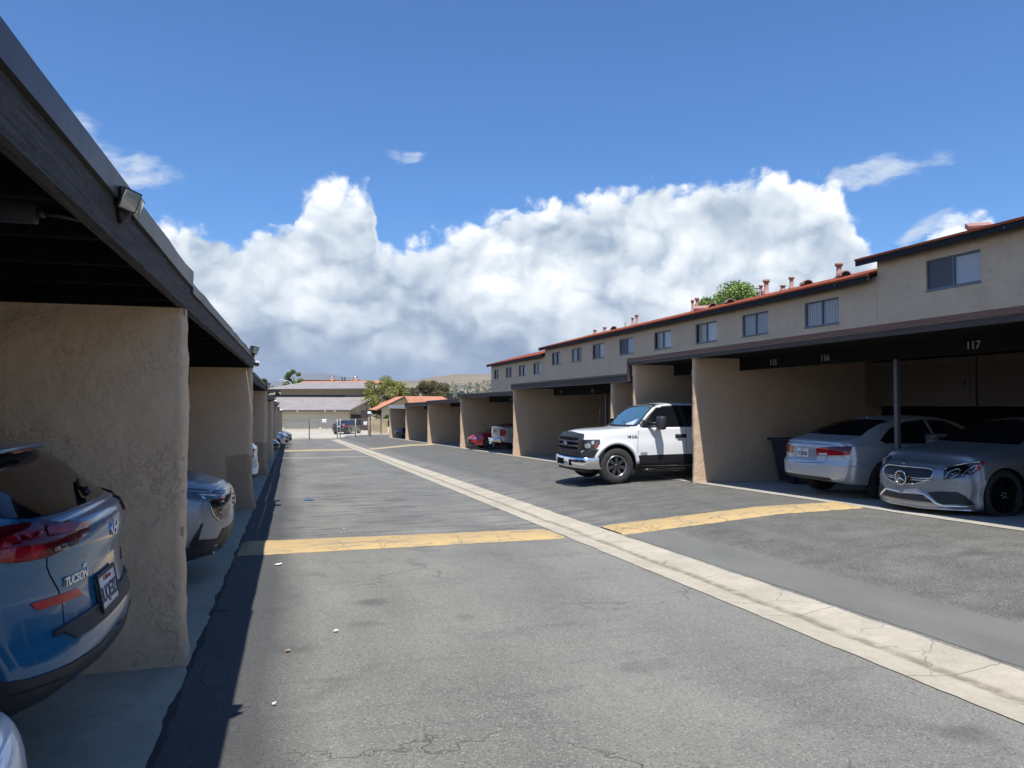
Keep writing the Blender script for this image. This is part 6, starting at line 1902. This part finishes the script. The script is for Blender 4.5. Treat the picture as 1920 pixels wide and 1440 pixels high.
# ================================================= simpler vehicles further off
def simple_sedan(name, label, cat, loc, rz, pt, L=4.7, w=.90, H=1.44, scale=.95, rim='rim_silver', style='five', head='lamp_clear', sp_mod=None, tz=0):
    sp = sedan_sp(L, w, H)
    sp['cell'] = .06
    if sp_mod: sp_mod(sp)
    c = Car(name, label, cat, sp, loc, rz, scale, paint_=pt)
    k = H / 1.475
    sedan_windows(c, k, w)
    for sg in (1, -1):
        P = [(-.30, .56), (-.32, .64), (0, .70), (.28, .73), (.30, .69), (.12, .60)]
        hl = c.patch('headlight', head, [(sg * u, v * k + .02) for u, v in P], sg * .65, .006, .015)
        c.patch('headlight_element', 'lamp_white', [(sg * u, v * k + .02) for u, v in ell(-.08, .635, .07, .035, 12)], sg * .65, .008, .003, parent=hl)
        T_ = [(-.30, .78), (-.30, .91), (.25, .93), (.30, .88), (.2, .79)]
        c.patch('tail_light', 'red_lamp', [(-sg * u, v * k + tz) for u, v in T_], pi - sg * .5, .006, .015)
    g_ = c.patch('grille', 'black_gloss', symm([(.36, .48 * k), (.44, .54 * k), (.40, .62 * k)]), 'front', .005, .012)
    c.rib('grille_bar', 'chrome', [(-.38, .60 * k), (0, .61 * k), (.38, .60 * k)], 'front', .015, .01, sm=0, off=.004, parent=g_)
    c.patch('lower_grille', 'black', symm([(.50, .28), (.60, .33), (.5, .40)]), 'front', .005, .012)
    c.patch('number_plate', 'plate', symm([(.15, .78 * k), (.15, .87 * k)]), 'rear', .008, .01)
    c.line([(-.60, .66), (-.48, .60), (.48, .60), (.60, .66)], 'rear', .01)
    c.patch('lower_bumper', 'black', symm([(.62, .30), (.58, .40)]), 'rear', .004, .008)
    c.wheels(.325, .21, .215, style, rim, .03)
    c.finish(); return c
def simple_suv(name, label, loc, rz, pt, L=4.5, w=.92, H=1.66, scale=.95, back=False):
    sp = suv_sp(L, w, H); sp['cell'] = .06
    c = Car(name, label, 'SUV', sp, loc, rz, scale, paint_=pt)
    k = H / 1.65
    c.patch('windshield', 'glass_tint', symm([(.72, 1.14 * k), (.60, 1.50 * k), (0, 1.55 * k)]), 'front', .005, .01)
    c.patch('rear_window', 'glass_tint', symm([(.66, 1.19 * k), (.54, 1.49 * k), (0, 1.52 * k)]), 'rear', .005, .01)
    c.patch('window', 'glass_tint', [(1.0, 1.07 * k), (.5, 1.38 * k), (.25, 1.52 * k), (-.08, 1.55 * k), (-.06, 1.09 * k)], 'side', .005, .01, mirror=True)
    c.patch('window', 'glass_tint', [(-.13, 1.09 * k), (-.15, 1.55 * k), (-.9, 1.52 * k), (-1.6, 1.24 * k), (-1.45, 1.13 * k)], 'side', .005, .01, mirror=True)
    for sg in (1, -1):
        P = [(-.32, .70), (-.30, .80), (0, .86), (.26, .90), (.24, .84), (.05, .74)]
        hl = c.patch('headlight', 'lamp_dark', [(sg * u, v * k) for u, v in P], sg * .65, .008, .02)
        c.patch('headlight_element', 'lamp_white', [(sg * u, v * k) for u, v in ell(-.1, .79, .08, .03, 12)], sg * .65, .010, .003, parent=hl)
        c.patch('fog_lamp', 'black', [(sg * u, v) for u, v in [(-.34, .40), (-.36, .56), (-.10, .60), (.0, .52), (-.08, .40)]], sg * .6, .006, .02)
        T_ = [(-.26, .86), (-.28, 1.08), (.22, 1.10), (.26, 1.0), (.1, .86)]
        c.patch('tail_light', 'red_lamp', [(-sg * u, v * k) for u, v in T_], pi - sg * .5, .008, .02)
    g_ = c.patch('grille', 'black', symm([(.38, .60 * k), (.52, .68 * k), (.50, .80 * k), (.40, .83 * k)]), 'front', .006, .02)
    c.rib('grille_bar', 'chrome', symm([(.50, .80 * k), (.36, .67 * k)]), 'front', .02, .012, sm=0, off=.005, parent=g_)
    c.patch('lower_grille', 'black', symm([(.55, .34), (.50, .52)]), 'front', .006, .02)
    c.patch('lower_cladding', 'clad', symm([(.93, .28), (.93, .46), (.5, .44)]), 'rear', .008, .02)
    c.patch('number_plate', 'plate', symm([(.15, .74), (.15, .88)]), 'rear', .010, .01)
    c.patch('number_plate', 'plate', symm([(.15, .50), (.15, .62)]), 'front', .012, .01)
    c.patch('sill_cladding', 'clad', [(-.90, .25), (-.92, .38), (1.0, .38), (.95, .25)], 'side', .008, .02, mirror=True)
    c.wheels(.36, .22, .235, 'five', 'rim_silver', .03)
    c.finish(); return c
simple_sedan('white_car', 'white car whose rounded rear corner just enters the bottom left corner of the picture', 'car', (-2.69, 1.5, -.03), pi, 'p_white', scale=.95, tz=-.34)
simple_suv('white_suv', 'white SUV backed far into the third left bay, only a sliver showing past the wall', (-2.86, 19.1, -.47), pi, 'p_white')
simple_sedan('dark_sedan', 'dark sedan with its low nose past the fourth left wall', 'sedan', (-2.72, 40.0, -.97), 0, 'p_navy')
simple_suv('pale_suv', 'pale silver SUV sticking its nose into the alley, far down the left row', (-2.22, 50.2, -1.22), 0, 'p_silver3')
simple_suv('grey_suv', 'grey SUV just beyond the pale silver one, farthest on the left', (-2.0, 57.2, -1.39), 0, 'p_silver2')
simple_sedan('black_sedan', 'black sedan parked behind the chain link gates in front of the garage', 'sedan', (5.85, 80.8, -1.54), 1.1, 'p_black', L=4.6, H=1.50, scale=1.0)
simple_sedan('navy_sedan', 'dark navy sedan nosing out of the farthest right carport', 'sedan', (10.75, 63.2, -1.29), pi, 'p_navy', style='five')
def redmod(sp):
    pass
simple_sedan('red_coupe', 'red coupe with its nose out beside the silver pickup on the right', 'coupe', (10.35, 34.9, -.58), pi, 'p_red', L=4.45, w=.87, H=1.32, scale=.95)

def silver_pickup():
    sp = pickup_sp(); sp['cell'] = .06
    sp = dict(sp); sp['zt'] = [(-2.88, 1.24), (-1.25, 1.25)] + [(a, b - .03) for a, b in sp['zt'] if a > -1.2]
    sp['zs'] = [(-2.88, 1.20), (-1.2, 1.20)] + [(a, b) for a, b in sp['zs'] if a > -1.1]
    c = Car('silver_pickup', 'pale silver pickup truck backed out of the bay beside the red coupe', 'pickup truck', sp, (11.1, 31.0, -.47), 0, .90, paint_='p_silver3')
    c.patch('rear_window', 'glass_tint', symm([(.62, 1.40), (.56, 1.76)]), 'rear', .006, .01)
    c.patch('windshield', 'glass_tint', symm([(.70, 1.34), (.60, 1.80), (0, 1.83)]), 'front', .006, .01)
    c.patch('window', 'glass_tint', [(1.30, 1.32), (.80, 1.76), (-.45, 1.78), (-.74, 1.34)], 'side', .006, .01, mirror=True)
    for sg in (1, -1):
        c.patch('tail_light', 'red_lamp', [(-sg * u, v) for u, v in [(-.10, .80), (-.12, 1.12), (.06, 1.14), (.16, 1.05), (.16, .86), (.06, .80)]], pi - sg * .75, .010, .02)
        c.patch('headlight', 'lamp_clear', [(sg * u, v) for u, v in [(-.3, .85), (-.3, 1.05), (.1, 1.05), (.1, .88)]], sg * .6, .008, .02)
    c.line(symm([(.78, .62), (.78, 1.19)]), 'rear', .02)
    MB().box(-2.93, -2.90, -.11, .11, .98, 1.06, .01).build('tailgate_handle', 'black', c.root)
    c.line([(-2.8, .78), (-1.2, .78)], 'side', .012, mirror=True)
    c.line([(-1.12, .5), (-1.12, 1.3)], 'side', .01, mirror=True); c.line([(.0, .5), (.0, 1.3)], 'side', .01, mirror=True)
    mb = MB(); v = []; f = []; n = 24
    for i in range(n + 1):
        t = -1 + 2 * i / n; x = -3.08 + .22 * abs(t) ** 4
        for dx, z in ((.16, .70), (0, .69), (-.02, .64), (0, .52), (.14, .50)): v.append((x + dx, t * .97, z))
    for i in range(n):
        for k in range(4): f.append((i * 5 + k, i * 5 + k + 1, (i + 1) * 5 + k + 1, (i + 1) * 5 + k))
    b_ = mb.mesh(v, f, True).build('rear_bumper', 'chrome', c.root)
    MB().box(-3.11, -3.08, -.16, .16, .52, .66).build('number_plate', 'plate', b_)
    MB().box(-3.16, -2.9, -.04, .04, .40, .47, .01).lathe([(0, .54), (.025, .53), (.025, .48), (.012, .47)], 'z', 10, c=(-3.14, 0, 0)).build('tow_hitch', 'satin', c.root)
    c.wheels(.40, .26, .22, 'five', 'rim_silver', .02)
    c.finish()
silver_pickup()

# ================================================= dark wooden bin beside the silver sedan
def bin_():
    t = empty('storage_bin', (9.98, 12.95, gz(9.75, 12.95) + .0), label='tall dark slatted bin against the wall behind the silver sedan', cat='bin')
    t.scale = (.95, 1, .88)
    mb = MB()
    for k in range(9):                                     # upright boards, tapering to the foot
        x = -.02 + k * .16; mb.mesh([(x * .82 + .13, -.02, .05), (x * .82 + .25, -.02, .05), (x + .14, -.10, 1.02), (x, -.10, 1.02), (x * .82 + .13, .02, .05), (x * .82 + .25, .02, .05), (x + .14, -.06, 1.02), (x, -.06, 1.02)],
                   [(0, 1, 2, 3), (4, 7, 6, 5), (0, 4, 5, 1), (1, 5, 6, 2), (2, 6, 7, 3), (3, 7, 4, 0)])
    mb.build('front_boards', 'bin_wood', t)
    MB().mesh([(.10, 0, .05), (1.35, 0, .05), (1.5, -.08, 1.0), (-.04, -.08, 1.0), (.10, .7, .05), (1.35, .7, .05), (1.5, .78, 1.0), (-.04, .78, 1.0)],
              [(0, 3, 2, 1), (4, 5, 6, 7), (0, 1, 5, 4), (1, 2, 6, 5), (0, 4, 7, 3), (2, 3, 7, 6)]).build('tub', 'bin_blue', t)
    MB().box(-.12, 1.58, -.16, .84, 1.0, 1.07, .02).build('lid', 'bin_blue', t)
    MB().box(-.16, -.05, -.05, .12, .84, 1.0, .02).build('lift_pocket', 'bin_blue', t)
    MB().box(.0, .14, .1, .2, 0, .5, .02).build('foot', 'bin_blue', t)
M['bin_wood'] = mat('weathered_bin_boards', rough=.8, fn=f_wood((.10, .07, .04), (.18, .12, .07)))
M['bin_blue'] = mat('dark_blue_bin', (.012, .018, .03), .5)
bin_()
